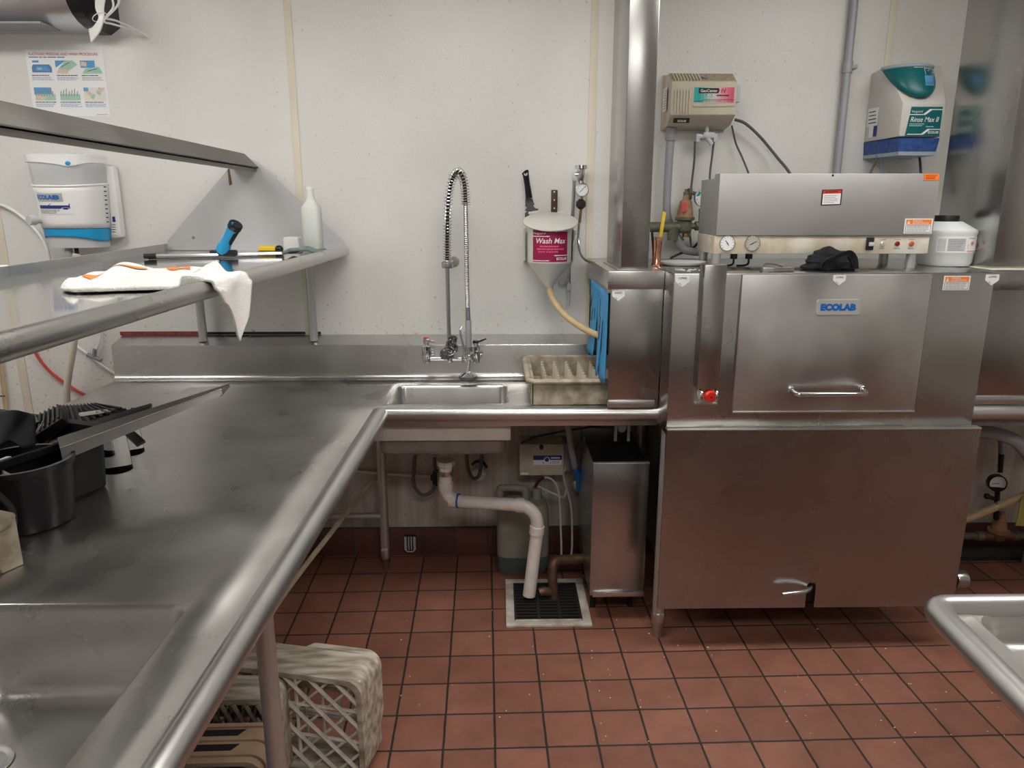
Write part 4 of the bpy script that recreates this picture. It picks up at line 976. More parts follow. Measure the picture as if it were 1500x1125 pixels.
for zz in (hz0_+.02,hz0_+.075,hz1+.02): MB().lathe([(0,.003),(.007,.003),(.008,0)],(lx+.018,WALL-.0045,zz),(0,-1,0),12).build('screw','chromed',bo)
cn = MB(); cn.lathe([(hr,0),(hr*.97,-.006),(.020,ht-hz0_+.010),(.016,ht-hz0_)], (HX,HYc,hz0_), (0,0,1), 40); cn.build('cone','putty',HP)
lz0 = at(805,340,Y=HYc-.11).z; lz1 = at(805,313,Y=HYc+.09).z; lcy = HYc-.005
up = V((0,.20,lz1-lz0)).normalized(); nn = V((1,0,0)).cross(up).normalized()
ldm = MB(); ld_c = V((HX+.003,lcy,(lz0+lz1)/2+.002)); LL = math.hypot(.20,lz1-lz0)/2
for off in (0,): 
    ring = lambda rr, h: [ld_c+V((1,0,0))*rr*.112*math.cos(2*PI*i/44)+up*rr*LL*math.sin(2*PI*i/44)+nn*h for i in range(44)]
    A_, B_, C_ = ring(1,0), ring(1,.004), ring(.97,.006); n = 44
    ldm.add(A_+B_+C_, [list(range(n)),list(range(2*n,3*n))]+[(i,(i+1)%n,n+(i+1)%n,n+i) for i in range(n)]+[(n+i,n+(i+1)%n,2*n+(i+1)%n,2*n+i) for i in range(n)])
lo2 = ldm.build('lid','putty',HP)
# barrel cut on a slope
def cylfn(u, v):
    a = 2*PI*u; x, y = hr*math.cos(a), hr*math.sin(a); ztop = ld_c.z+(HYc+y-ld_c.y)*up.z/up.y-.0035
    return V((HX+x, HYc+y, hz0_+(ztop-hz0_)*v))
MB().grid(cylfn, 48, 4, True).build('barrel','putty',HP)
for px in (781,823):
    q = at(px,312,Y=3.16); MB().box((q.x-.020,3.15,q.z-.006),(q.x+.020,WALL-.001,q.z+.006), .002).build('hinge','putty',lo2)
def cyl_lab(ua, va): return lambda u, v, w: V((HX+(hr+w)*math.sin((u+ua)/hr), HYc-(hr+w)*math.cos((u+ua)/hr), hz0_+va+v))
lw, lh = .158, (hz1-hz0_)*.94
q0_ = at(805,337,Y=HYc-hr).z; q1_ = at(805,384,Y=HYc-hr).z; lh = q0_-q1_; va_ = q1_-hz0_
L = Label(cyl_lab(-lw/2-.002, va_))
L.slab('crimson',0,0,lw,lh,.0006,24)
def sw_(y, h): 
    for (a, b) in ((0,.42),): pass
    L.rect('paper',0,y,lw*.40,y+h*.35,.0009,10); L.rect('paper',lw*.60,y+lh*.165,lw,y+lh*.165+h*.35,.0009,10)
    L.poly('paper',[(lw*.40,y),(lw*.46,y),(lw*.66,y+lh*.165),(lw*.66,y+lh*.165+h*.35),(lw*.60,y+lh*.165+h*.35),(lw*.40,y+h*.35)],.0012)
sw_(lh*.79,.008); sw_(lh*.03,.008)
L.text('paper','Vanguard',lw*.02,lh*.85,lw*.38,lh*.93,.0014,.0,.25)
L.text('paper','Wash Max',lw*.12,lh*.58,lw*.92,lh*.75,.0014,.012,.22)
for k, (a, b) in enumerate(((.22,.86),(.14,.9),(.18,.88))): L.bars('pink',lw*a,lh*(.46-.085*k),lw*b,lh*(.52-.085*k),1,.75,.0012,20+k)
L.text('paper','ECOLAB',lw*.66,lh*.06,lw*.96,lh*.145,.0014,.03)
L.build(HP,'label')
one('hose', MB().tube(path([(806,418,HYc),(806,428,HYc),(812,442,3.05),(826,460,3.0),(845,475,2.93),(864,486,2.86),(885,494,2.78)]), .0135, 14), 'hose', 'amber rubber hose running from the hopper into the loading hood','hose')
MB_ = MB().box(V((HX-.017,HYc-.017,ht-.004)),V((HX+.017,HYc+.017,ht+.006)),.003)
# ---- two scrapers tucked behind the hopper
t = thing('stripping_knife','black handled paint stripping knife tucked behind the left of the hopper','scraper',at(778,300,Y=3.17))
p0, p1 = at(770,255,Y=3.155), at(775,290,Y=3.165)
P = smooth_path([p0+V((-.002,0,.008)), p0, at(773,275,Y=3.16), p1],5); hb = MB(); hb.tube(P,[.014,.017,.017,.016,.015,.014,.014,.0135,.013,.013,.0135,.014,.0145,.015,.015,.016][:len(P)],12,flat=.95); hk = hb.build('handle','blackg',t)
MB().lathe([(.0035,.010),(.0075,.010),(.0075,0),(.0035,0)],p0+V((0,-.004,.0)),(0,-1,0),12).build('hang_hole','lgrey',hk)
bl = [at(x,y,Y=3.172) for x,y in ((769.5,291),(780,291),(783,300),(781,301),(784,305),(789,306),(788,308),(779,309),(778,311),(776,313),(774,325),(769,325),(769,312),(772,310),(769,308),(772,304),(769.5,302))]
MB().prism(bl,(0,.0015,0)).build('blade','darkblade',t)
t = thing('kitchen_turner','brown riveted wood handle of a turner standing behind the hopper lid','turner',at(812,310,Y=3.17))
p0, p1 = at(812,278,Y=3.165), at(812,313,Y=3.165)
h_ = MB(); h_.box((p1.x-.014,3.158,p1.z-.02),(p0.x+.014,3.174,p0.z), .004); hk = h_.build('handle','wood',t)
for yy in (281,293,305): q = at(812,yy,Y=3.158); MB().lathe([(0,.001),(.0035,.001),(.0035,0)],q,(0,-1,0),10).build('rivet','silver',hk)
MB().box((p1.x-.03,3.165,p1.z-.15),(p1.x+.03,3.167,p1.z-.02)).build('blade','chromed',t)

# ---- pressure gauge set right of the hopper
GS = thing('gauge_assembly','chrome vacuum breaker with round pressure gauge and black knob right of the hopper','gauge',at(850,280,Y=3.15))
def A(x, y, Y=3.14): return at(x,y,Y=Y)
vb = MB(); vb.lathe([(.0,.045),(.026,.043),(.027,.03),(.016,.026),(.017,.0),(.012,-.02),(.009,-.03)], A(851,258), (0,0,1), 20); vb.cyl(A(842,256),A(851,256),.011,.012,14); vb.build('vacuum_breaker','chrome',GS)
e = MB(); e.box(A(839,261)+V((-.004,-.01,-.012)),A(839,261)+V((.016,.01,.022)), .004); e.build('elbow','lgrey',GS)
MB().tube([A(841.5,262,3.16),A(838,335,3.18),A(834,385,3.185),A(832.5,436,3.185)], .0075, 12).build('pipe','chromed',GS)
g_ = A(852.5,278,3.12); gb = MB(); gb.lathe([(0,-.02),(.026,-.02),(.0275,-.005),(.0275,.008),(.0245,.010),(.0245,.006)], g_, (0,-1,0), 30); go = gb.build('gauge','chromed',GS)
L = Label(flat_fn((g_.x,g_.y-.0062,g_.z),(1,0,0),(0,0,1),(0,-1,0))); L.disc('dial',0,0,.0243,.0002,28)
for i in range(11):
    an = math.radians(-135+27*i)+PI/2; L.line('inkb',[(.017*math.cos(an),.017*math.sin(an)),(.021*math.cos(an),.021*math.sin(an))],.0014,.0006)
L.line('ink',[(-.010,-.010),(.014,.014)],.0022,.0008); L.build(GS,'dial')
e = MB(); e.cyl(A(853,266,3.13),A(852,292,3.13),.006); e.cyl(A(851,306,3.13),A(849,326,3.14),.006); e.build('nipple','brass',GS)
kb = MB(); kc = A(851,299,3.125); kb.lathe([(0,.020),(.010,.020),(.012,.008),(.012,-.008),(.0,-.018)], kc, (0,-1,0), 14)
kb.lathe([(.009,.02),(.015,.014),(.0205,.010),(.0205,-.010),(.015,-.014),(.009,-.02)], kc, (0,0,1), 8); kb.build('knob','black',GS)
MB().tube(path([(848.5,326,3.14),(847,350,3.15),(850,370,3.12),(857,380,3.08),(868,386,3.04)]), .0052, 9).build('tube','chromed',GS)
e = MB(); c_ = A(826,412,3.17); e.lathe([(0,.03),(.012,.03),(.02,.01),(.02,-.01)], c_, (-.4,-1,0), 16); e.cyl(c_,A(833,415,3.17),.008); e.box(A(833,420,3.17)+V((-.010,-.010,-.016)),A(833,420,3.17)+V((.012,.010,.016)),.003); e.cyl(A(833,428,3.18),A(833,446,3.18),.008,.006,12); e.build('lower_valve','lgrey',GS)
ck = A(841,352,3.12); MB().hexa([ck+V((-.006,-.004,-.02)),ck+V((.0,-.004,-.02)),ck+V((.0,.0,-.02)),ck+V((-.006,.0,-.02)),ck+V((.004,-.004,.022)),ck+V((.010,-.004,.022)),ck+V((.010,0,.022)),ck+V((.004,0,.022))],.001).build('lever','white',GS)
q = at(842,345,Y=3.15); e = MB(); e.box(q+V((-.006,-.02,-.02)),q+V((.008,.045,.024)),.003); e.build('clamp_block','putty',GS)

# ---- detergent controller
GY = 3.05
G0, G1 = at(984,120,Y=GY), at(1080,168,Y=GY)
gx0, gx1, gz1, gz0 = at(983,145,Y=GY).x, at(1079,145,Y=GY).x, G0.z, G1.z
zt_ = at(1030,109.5,Y=3.13).z; zb_ = at(1030,185,Y=3.13).z
GC = thing('detergent_controller','beige ribbed controller box with green to pink label on the wall','controller',((gx0+gx1)/2,WALL,zb_))
MB().prism([V((gx0,y,zz)) for y,zz in ((3.19,zt_+.004),(3.12,zt_),(GY,gz1),(GY,gz0),(3.11,zb_),(3.19,zb_-.008))], (gx1-gx0,0,0), .002).build('cover','beige',GC)
MB().prism([V((gx0+.002,y,zz)) for y,zz in ((3.119,zt_+.0006),(GY+.003,gz1-.001),(GY+.003,gz1+.0012),(3.119,zt_+.0030))], (gx1-gx0-.004,0,0)).build('dusty_top','beiged',GC)
MB().box((gx0-.006,3.185,zb_-.012),(gx1+.004,WALL-.0005,zt_+.008), .002).build('back_plate','beige',GC)
rb = MB()
for k in range(6):
    x = gx0+.012+.0115*k; rb.box((x,GY-.005,gz0+.004),(x+.006,GY+.002,gz1-.028), .002)
rb.build('rib','beige',GC)
rb = MB(); dv = (V((0,3.12,zt_))-V((0,GY,gz1)))
for k in range(9):
    x = gx0+.012+.0125*k; o = V((x,GY,gz1))
    rb.hexa([o+dv*.12,o+dv*.12+V((.006,0,0)),o+dv*.92+V((.006,0,0)),o+dv*.92,o+dv*.12+V((0,-.002,.006)),o+dv*.12+V((.006,-.002,.006)),o+dv*.92+V((.006,-.002,.006)),o+dv*.92+V((0,-.002,.006))])
rb.build('top_rib','beige',GC)
q = V((at(1032,114,Y=3.09).x,GY,gz1))+dv*.5; nn_ = V((0,-dv.z,dv.y)).normalized()
MB().lathe([(0,.002),(.008,.002),(.009,.006),(.014,.006),(.014,0)], q+nn_*.002, nn_, 18).build('lock_screw','grey',GC)
sl = [at(x,y,Y=GY-.0005) for x,y in ((1015,153),(1075,152),(1075,156),(1015,157))]; MB().prism(sl,(0,-.003,0),.001).build('trim_bar','beige',GC)
a, b_ = at(1016,150,Y=GY), at(1076,128,Y=GY); W, H = b_.x-a.x, b_.z-a.z
L = Label(flat_fn((a.x,GY-.0004,a.z),(1,0,0),(0,0,1),(0,-1,0)))
L.slab('rose',0,0,W,H,.0006)
cols = [(0,.42,.38),(.02,.36,.33),(.10,.42,.38),(.25,.52,.46),(.42,.58,.52),(.58,.62,.56),(.68,.55,.53),(.72,.42,.44),(.74,.28,.33),(.74,.20,.26),(.72,.12,.20),(.68,.08,.16)]
for i, c_ in enumerate(cols):
    M['gp%d'%i] = plain('label_print_%s' % 'abcdefghijkl'[i], c_, .45); L.rect('gp%d'%i,W*i/12,0,W*(i+1)/12,H,.0009)
L.poly('ink',[(W*.11,H*.60),(W*.60,H*.60),(W*.63,H*.78),(W*.61,H*.95),(W*.11,H*.95)],.0012)
L.text('paper','GeoCenter',W*.16,H*.68,W*.58,H*.87,.0015,.015)
L.text('crimson','IV',W*.68,H*.62,W*.80,H*.90,.0013,.02); L.bars('ink',W*.56,H*.40,W*.88,H*.52,1,.8,.0014,31)
L.disc('ink',W*.30,H*.50,W*.014,.0012,8); L.disc('ink',W*.44,H*.50,W*.014,.0012,8); L.bars('inkg',W*.26,H*.30,W*.34,H*.42,2,.4,.0012,2); L.bars('inkg',W*.40,H*.30,W*.48,H*.42,2,.4,.0012,3)
L.line('ink',[(0,H*.08),(W*.2,H*.08),(W*.26,H*.18),(W,H*.18)],H*.035,.0012); L.bars('crimson',W*.28,H*.05,W*.72,H*.13,1,.5,.0012,4)
L.build(GC,'label')
a, b_ = at(986,178,Y=3.08), at(1009,171.5,Y=3.08); L = Label(flat_fn((a.x,3.082,a.z),(1,0,0),(0,-.6,1),(0,-1,-.6))); W, H = b_.x-a.x, b_.z-a.z
L.slab('ink',0,0,W,H,.012); L.text('paper','ECOLAB',W*.25,H*.25,W*.78,H*.75,.0128,.03); L.build(GC,'maker_plate')
MB().box((gx1-.001,3.075,gz0+.05),(gx1+.022,3.15,gz1-.004),.003).build('side_socket','lgrey',GC)
L = Label(flat_fn((gx0-.0062,3.10,gz1-.10),(0,1,0),(0,0,1),(-1,0,0))); L.rect('paper',0,0,.07,.09,.0005); L.bars('inkg',.006,.006,.064,.084,8,.3,.0008,6); L.build(GC,'side_label')
vl = MB(); q = at(1035,200,Y=3.13); vl.box(q+V((-.016,-.014,-.006)),q+V((.030,.014,.016)),.004); vl.cyl(q+V((-.04,0,0)),q+V((.04,0,0)),.010,.010,14); vl.cyl(q+V((.0,0,-.0)),q+V((.022,-.006,-.032)),.010,.009,12); vl.cyl(q+V((.0,0,.01)),V((q.x,3.13,zb_)),.008)
for s_ in (-1,1): vl.box(q+V((s_*.036-.008,-.009,-.022)),q+V((s_*.036+.008,.009,.01)),.002)
vl.build('solenoid_valve','lgrey',GC)
for nm, pp, r in (('tube',[(1018,207,3.13),(1017,235,3.14),(1014,262,3.15),(1011,290,3.15),(1010,330,3.15),(1013,370,3.12)],.0045),('tube',[(1046,205,3.13),(1043,230,3.14),(1040,255,3.12),(1038,300,3.1)],.0045),
                  ('lead',[(1072,184,3.15),(1078,210,3.17),(1087,230,3.16),(1097,256,3.1),(1103,285,3.0)],.0038),('power_cord',[(1076,175,3.15),(1092,181,3.14),(1114,201,3.15),(1138,230,3.14),(1158,256,3.05),(1168,290,2.97)],.006)):
    MB().tube(path(pp), r, 8).build(nm,'cable',GC)

# ---- rinse additive dispenser
RY = 2.96
def Rr(x, y, Y=RY): return at(x,y,Y=Y)
fx0, fx1 = Rr(1320,175).x, Rr(1383,175).x; fz1, fz0 = Rr(1350,151).z, Rr(1350,200).z
bx_l, bx_r = at(1272,160,Y=3.19).x, fx1+.03; tz = at(1330,97,Y=3.1).z
RD = thing('rinse_dispenser','grey wedge shaped rinse dispenser with teal cup and teal label on the wall','dispenser',((bx_l+bx_r)/2,WALL,fz0-.06))
tw0, tw1 = at(1298,98,Y=3.08).x, at(1379,95,Y=3.08).x
pts_ = [V((bx_l,WALL-.001,fz0-.004)),V((bx_r,WALL-.001,fz0-.004)),V((bx_r,WALL-.001,tz-.01)),V((bx_l,WALL-.001,tz-.012)),   # 0-3 back
        V((fx0,RY,fz0)),V((fx1,RY,fz0)),V((fx1,RY,fz1)),V((fx0,RY,fz1)),                                        # 4-7 front
        V((tw0,3.08,tz)),V((tw1,3.08,tz))]
bm = bmesh.new(); vs = [bm.verts.new(p) for p in pts_]
for f in ((0,3,2,1),(4,5,6,7),(7,6,9,8),(8,9,2,3),(0,4,7,8,3),(1,2,9,6,5),(0,1,5,4)): bm.faces.new([vs[i] for i in f])
bmesh.ops.bevel(bm, geom=bm.edges[:], offset=.006, segments=2, affect='EDGES', profile=.5); mb = MB().addbm(bm); mb.build('body','rinse',RD, ang=25)
# tray under it
tray = [V((bx_l,WALL-.002,fz0-.005)),V((bx_r-.004,WALL-.002,fz0-.005)),V((fx1-.004,RY+.006,fz0-.005)),V((fx0,RY+.004,fz0-.005))]
tm = MB(); lowr = [p+V(((.004 if i in (0,3) else -.008),0,-.050)) for i, p in enumerate(tray)]; tm.add(tray+lowr,[(0,1,2,3),(4,5,6,7)]+[(i,(i+1)%4,4+(i+1)%4,4+i) for i in range(4)]); to = tm.build('tray','bluetray',RD)
tm = MB(); r2 = [p+V((0,(.01 if i in (0,1) else -.006),-.001)) for i,p in enumerate(lowr)]; r3 = [p+V((0,0,-.014)) for p in r2]; tm.add(r2+r3,[(0,1,2,3),(4,5,6,7)]+[(i,(i+1)%4,4+(i+1)%4,4+i) for i in range(4)]); tm.build('tray_skirt','cleartray',to)
# teal cup: half cone sunk into the sloping face
cxm = (at(1308,97,Y=2.99).x+at(1379,95,Y=2.99).x)/2+.004; cw = (at(1379,95,Y=2.99).x-at(1308,97,Y=2.99).x)/2; ctop = at(1345,97,Y=2.99).z; cbot = at(1360,144,Y=2.97).z
def cup(u, v):
    th_ = PI*u; ww = cw*max(0,(1-v**2.1))**.5; zz = ctop+(cbot-ctop)*v; yb_ = 3.08-.118*v
    return V((cxm+.012*v-ww*math.cos(th_), yb_-(.085*(1-v)**.7+.006)*math.sin(th_)-.0, zz))
MB().grid(cup,31,16).build('cup','teal',RD)
rimp = [cup(i/30,0)+V((0,0,.004)) for i in range(31)]; lr = MB().tube(rimp,.007,10); lr.add(rimp+[V((cxm,3.08,ctop+.014))],[(i,i+1,31) for i in range(30)]+[(30,0,31)]); lr.build('cup_lid','cleartray',RD)
def cl_(u0_,v0__): return lambda u,v,w: cup(u0_+u,v0__-v)+V((0,-w,w*.4))
L = Label(cl_(.56,.62)); L.slab('skyink',0,0,.20,.32,.0012,5); L.rect('inkb',.01,.03,.19,.12,.0018,5); L.build(RD,'sight_window')
L = Label(cl_(.58,.27)); th_ = .008
for seg_ in ([(0,0),(.0,.20),(.09,.20),(.09,.15)],[(.10,.0),(.20,.0),(.20,.20),(.12,.20)],[(.12,.05),(.17,.12),(.17,.03)],[(.03,.12),(.06,.12),(.06,.16)]): L.line('paper',seg_,th_,.001)
L.bars('paper',-.14,.22,.24,.245,1,.6,.001,12); L.build(RD,'cup_symbol')
a, b_ = Rr(1325,199), Rr(1381,156.5); W, H = b_.x-a.x, b_.z-a.z
L = Label(flat_fn((a.x,RY-.0008,a.z),(1,0,0),(0,0,1),(0,-1,0)))
L.polyslab('teal',[(0,0),(W,0),(W,H),(W*.10,H)],.0008)
for y in (H*.72,H*.04):
    L.rect('paper',W*.06,y,W*.46,y+H*.03,.0012); L.rect('paper',W*.64,y+H*.17,W,y+H*.20,.0012); L.poly('paper',[(W*.44,y),(W*.52,y),(W*.70,y+H*.17),(W*.70,y+H*.20),(W*.63,y+H*.20),(W*.46,y+H*.03)],.0014)
L.text('paper','Vanguard',W*.12,H*.78,W*.44,H*.88,.0014,.0,.25)
L.text('paper','Rinse Max II',W*.11,H*.48,W*.93,H*.65,.0016,.006,.22)
L.bars('mint',W*.09,H*.32,W*.55,H*.44,2,.5,.0014,4); L.disc('ink',W*.66,H*.39,W*.022,.0014,10); L.bars('paper',W*.58,H*.30,W*.85,H*.34,1,.5,.0014,6)
L.text('paper','ECOLAB',W*.66,H*.08,W*.96,H*.17,.0014,.03); L.build(RD,'label')
sd = (V((fx0,RY,fz0))-V((bx_l,WALL-.001,fz0))); sd.normalize(); nl = V((sd.y,-sd.x,0)); nl = nl if nl.y < 0 or nl.x < 0 else -nl
if nl.x > 0: nl = -nl
o = V((bx_l,WALL-.001,fz0+.012))+sd*.012+nl*.0008
L = Label(flat_fn(o,sd,(0,0,1),nl)); L.rect('paper',0,.045,.075,.115,.0006); L.bars('ink',.008,.05,.068,.108,4,.3,.001,2); L.rect('paper',.02,.0,.05,.044,.0006); L.rect('navy',.051,.002,.075,.044,.0006); L.build(RD,'side_label')
for pp in ([(1288,218,3.1),(1283,236,3.1),(1275,254,3.05),(1268,290,2.97)],[(1342,221,3.08),(1347,232,3.08),(1349,256,3.02),(1352,290,2.97)]): MB().tube(path(pp),.005,8).build('lead','cable',RD)
MB().tube(path([(1291,220,3.1),(1291,256,3.05),(1292,290,2.97)]),.002,6).build('lead','inkb',RD)

# ---- conduits
t = thing('conduit','straight grey conduit pipe running up the wall behind the control box','conduit',at(1225,255,Y=3.17))
c0, c1 = at(1224,300,Y=3.175), at(1251,-20,Y=3.175); cx = (c0.x+c1.x)/2
MB().cyl((cx,3.175,1.42),(cx,3.175,CE-.001),.0155,.0155,18).build('pipe','conduit',t)
zz = at(1241,98,Y=3.17).z; s_ = MB(); s_.cyl((cx,3.175,zz-.022),(cx,3.175,zz+.022),.0195,.0195,18); s_.box((cx,3.16,zz-.008),(cx+.035,WALL-.001,zz+.008),.002); s_.build('strap','conduit',t)
t = thing('flexible_conduit','bent grey flexible conduit hanging below the left of the beige controller box','conduit',at(981,330,Y=3.15))
MB().tube(path([(983,200,3.15),(981,220,3.15),(978,270,3.15),(977,310,3.15),(984,335,3.16),(998,355,3.15)]),.0165,14).build('sleeve','conduit',t)
MB().cyl(at(984,188,Y=3.15),at(982,206,Y=3.15),.021,.021,16).build('connector','grey',t)
# ================================================================= under the counter
# ---- PVC drain
PT = thing('drain_trap','off white PVC drain pipe bending from the scrap sink down to the floor grate','pipe',at(776,880,Z=.004))
K = lambda x,y,Y: at(x,y,Y=Y)
P = smooth_path([K(653,676,2.84),K(652.5,700,2.84),K(653,716,2.84),K(659,729,2.83),K(673,734,2.82),K(700,736,2.80),K(760,740,2.77),K(775,745,2.76),K(785,757,2.755),K(787,775,2.755),K(784,800,2.755),K(775,872,2.745)],7)
MB().tube(P,.0265,20).build('pipe','pvc',PT)
def band(parent,p,q,r,h,mat,name):
    d = (q-p).normalized(); MB().cyl(p-d*h/2,p+d*h/2,r,r,22).build(name,mat,parent)
for a,b_,h in (((653,712,2.84),(653,730,2.84),.034),((664,733,2.825),(690,735,2.81),.030),((762,740,2.77),(800,743,2.75),.032),((786.5,776,2.755),(784,800,2.755),.034)):
    band(PT,K(*a),K(*b_),.0305,h,'pvc','coupling')
band(PT,K(671.5,733.5,2.82),K(700,736,2.8),.0312,.006,'logo','tape_ring')
q = K(653,692,2.84); sl = MB(); sl.cyl(q+V((0,0,-.010)),q+V((0,0,.010)),.031,.031,22); sl.build('hose_clamp','chromed',PT)
sn = MB(); q = K(653,677,2.84); sn.lathe([(.024,-.02),(.038,-.012),(.038,.008),(.03,.012)], q, (0,0,1), 8); sn.build('slip_nut','pvc',PT)
MB().cyl(K(638,690,2.86),K(652,692,2.84),.008).build('side_inlet','black',PT)
# ---- copper drain
CP = thing('copper_drain','dark copper pipe with elbow draining into the floor grate beside the white pipe','pipe',at(811,878,Z=.004))
MB().tube(smooth_path([K(866,818,2.86),K(840,819,2.84),K(820,820,2.82),K(811,826,2.80),K(809,840,2.79),K(811,876,2.78)],7),.020,18).build('pipe','coppipe',CP)
MB().cyl(K(848,818.5,2.845),K(840,819,2.84),.0225,.0225,18).build('coupling','coppipe',CP)
MB().tube(smooth_path([K(790,868,2.76),K(797,866,2.765),K(806,868,2.775)],4),.019,14).build('stub','coppipe',CP)
# ---- floor sink grate
g0,g1,g2,g3 = at(742,919,Z=0),at(871,916,Z=0),at(850,851,Z=0),at(742,853,Z=0)
gx0,gx1,gy0,gy1 = .022,.362,2.564,2.932
FG = thing('floor_sink','square floor sink with white enamel rim and dark slotted grate','floor drain',((gx0+gx1)/2,(gy0+gy1)/2,0))
f = MB(); e = .034
for a,b_ in (((gx0,gy0),(gx1,gy0+e)),((gx0,gy1-e),(gx1,gy1)),((gx0,gy0+e),(gx0+e,gy1-e)),((gx1-e,gy0+e),(gx1,gy1-e))): f.box((a[0],a[1],.0005),(b_[0],b_[1],.012),.002)
f.build('rim','enamel',FG)
MB().box((gx0+e,gy0+e,.0004),(gx1-e,gy1-e,.002)).build('pit','pit',FG)
gm = MB(); ix0,ix1,iy0,iy1 = gx0+e+.003,gx1-e-.003,gy0+e+.014,gy1-e-.003
n = 13
for i in range(n):
    y = iy0+(iy1-iy0)*i/(n-1); gm.box((ix0,y-.005,.003),(ix1,y+.005,.011),.001)
for x in (ix0,ix0+(ix1-ix0)*.36,ix0+(ix1-ix0)*.68,ix1): gm.box((x-.006,iy0,.003),(x+.006,iy1,.0112),.001)
gm.build('grate','grate',FG)
MB().box((ix0,gy0+e+.001,.003),(ix1,gy0+e+.010,.012),.001).build('lift_bar','enamel',FG)
# ---- jug
jx0,jx1 = at(728,820,Y=3.07).x, at(803,820,Y=3.07).x; jy0,jy1 = 2.985,3.15; jt = at(765,734,Y=3.05).z; jtop = at(745,711,Y=3.07).z
JG = thing('jug','large milky plastic jug with handle standing on the floor under the counter','jug',((jx0+jx1)/2,3.07,0))
b = MB(); jw=(jx1-jx0)/2; jc=(jx0+jx1)/2; jyc=(jy0+jy1)/2; jd=(jy1-jy0)/2
def srect(cx,cy,a,b2,zz,n=32,p=.45):
    return [V((cx+a*math.copysign(abs(math.cos(2*PI*i/n))**p,math.cos(2*PI*i/n)),cy+b2*math.copysign(abs(math.sin(2*PI*i/n))**p,math.sin(2*PI*i/n)),zz)) for i in range(n)]
def loft(rings,caps=True):
    m_=MB(); n=len(rings[0]); vs=[p for r in rings for p in r]; fs=[(i*n+j,i*n+(j+1)%n,(i+1)*n+(j+1)%n,(i+1)*n+j) for i in range(len(rings)-1) for j in range(n)]
    if caps: fs+=[list(range(n))[::-1],[(len(rings)-1)*n+j for j in range(n)]]
    return m_.add(vs,fs)
zl=.085
loft([srect(jc,jyc,jw*.93,jd*.93,.001),srect(jc,jyc,jw,jd,.02),srect(jc,jyc,jw,jd,zl)]).build('stained_base','jugliq',JG)
b=loft([srect(jc,jyc,jw,jd,zl+.0002),srect(jc,jyc,jw,jd,jt-.08),srect(jc,jyc,jw*.98,jd*.97,jt-.04),srect(jc+.01,jyc,jw*.80,jd*.8,jt-.005),srect(jc+.02,jyc,jw*.5,jd*.5,jt+.005)])
b.build('body','jug',JG)
ngx=at(787,705,Y=3.07); MB().cyl((ngx.x,3.07,jt-.02),(ngx.x,3.07,jtop-.01),.022,.022,18).build('neck','jug',JG)
MB().tube(smooth_path([V((jx0+.02,3.07,jt-.06)),V((jx0+.015,3.07,jtop-.025)),V((jx0+.03,3.07,jtop-.012)),V((jx0+.11,3.07,jtop-.014)),V((jx0+.128,3.07,jtop-.03)),V((jx0+.132,3.07,jt-.03))],6),.0165,12).build('handle','jug',JG)
# ---- beige box with blue label
cx0,cx1 = at(761,680,Y=3.07).x, at(827,680,Y=3.07).x; cz0,cz1 = at(790,697,Y=3.07).z, at(790,651,Y=3.07).z
BX = thing('pump_controller','beige controller box with blue and white label on the wall under the counter','controller',((cx0+cx1)/2,WALL,cz0))
MB().box((cx0,3.07,cz0),(cx1-.004,3.199,cz1),.006).build('case','beige',BX)
MB().box((cx1-.003,3.10,cz0+.01),(cx1+.028,3.199,cz1-.006),.004).build('side_panel','grey',BX)
rb=MB()
for k in range(5): x=cx0+.01+.011*k; rb.box((x,3.066,cz0+.02),(x+.006,3.071,cz1-.01),.001)
rb.build('rib','beige',BX)
kq=at(793,655,Y=3.066); MB().ball(kq,(.010,.008,.012)).build('knob','black',BX)
a,b_=at(781,681,Y=3.069),at(823,667,Y=3.069); W,H=b_.x-a.x,b_.z-a.z
L=Label(flat_fn((a.x,3.0692,a.z),(1,0,0),(0,0,1),(0,-1,0))); L.slab('paper',0,0,W,H,.0006); L.rect('navy',0,H*.52,W,H,.0009); L.disc('paper',W*.48,H*.55,H*.3,.0012); L.disc('navy',W*.48,H*.55,H*.22,.0014); L.bars('paper',W*.62,H*.62,W*.95,H*.86,1,.7,.0012,3); L.bars('inkg',W*.66,H*.12,W*.95,H*.45,3,.4,.001,5); L.disc('ink',W*.35,H*.2,H*.07); L.disc('ink',W*.6,H*.2,H*.07); L.build(BX,'label')
a,b_=at(763,695,Y=3.069),at(774,692,Y=3.069); L=Label(flat_fn((a.x,3.0692,a.z),(1,0,0),(0,0,1),(0,-1,0))); L.slab('paper',0,0,b_.x-a.x,b_.z-a.z,.0008); L.build(BX,'maker_plate')
for pp in ([(828,684,3.1),(826,700,3.1),(836,740,3.06),(838,790,2.98),(836,815,2.93),(829,822,2.92),(823,818,2.93),(822,790,2.98),(818,720,3.06),(806,701,3.08),(792,702,3.08),(787,710,3.07)],[(787,712,3.07),(800,718,3.06),(815,725,3.05),(826,728,3.06),(830,716,3.08)]): MB().tube(path(pp),.0045,8).build('tube','lgrey',BX)
MB().tube(path([(763,650,3.08),(785,640,3.05),(830,631,2.98),(875,624,2.9)]),.0045,8).build('power_cord','black',BX)
MB().tube(path([(784,714,3.07),(788,706,3.06),(796,699,3.05)]),.007,10).build('pickup_tube','wood',BX)
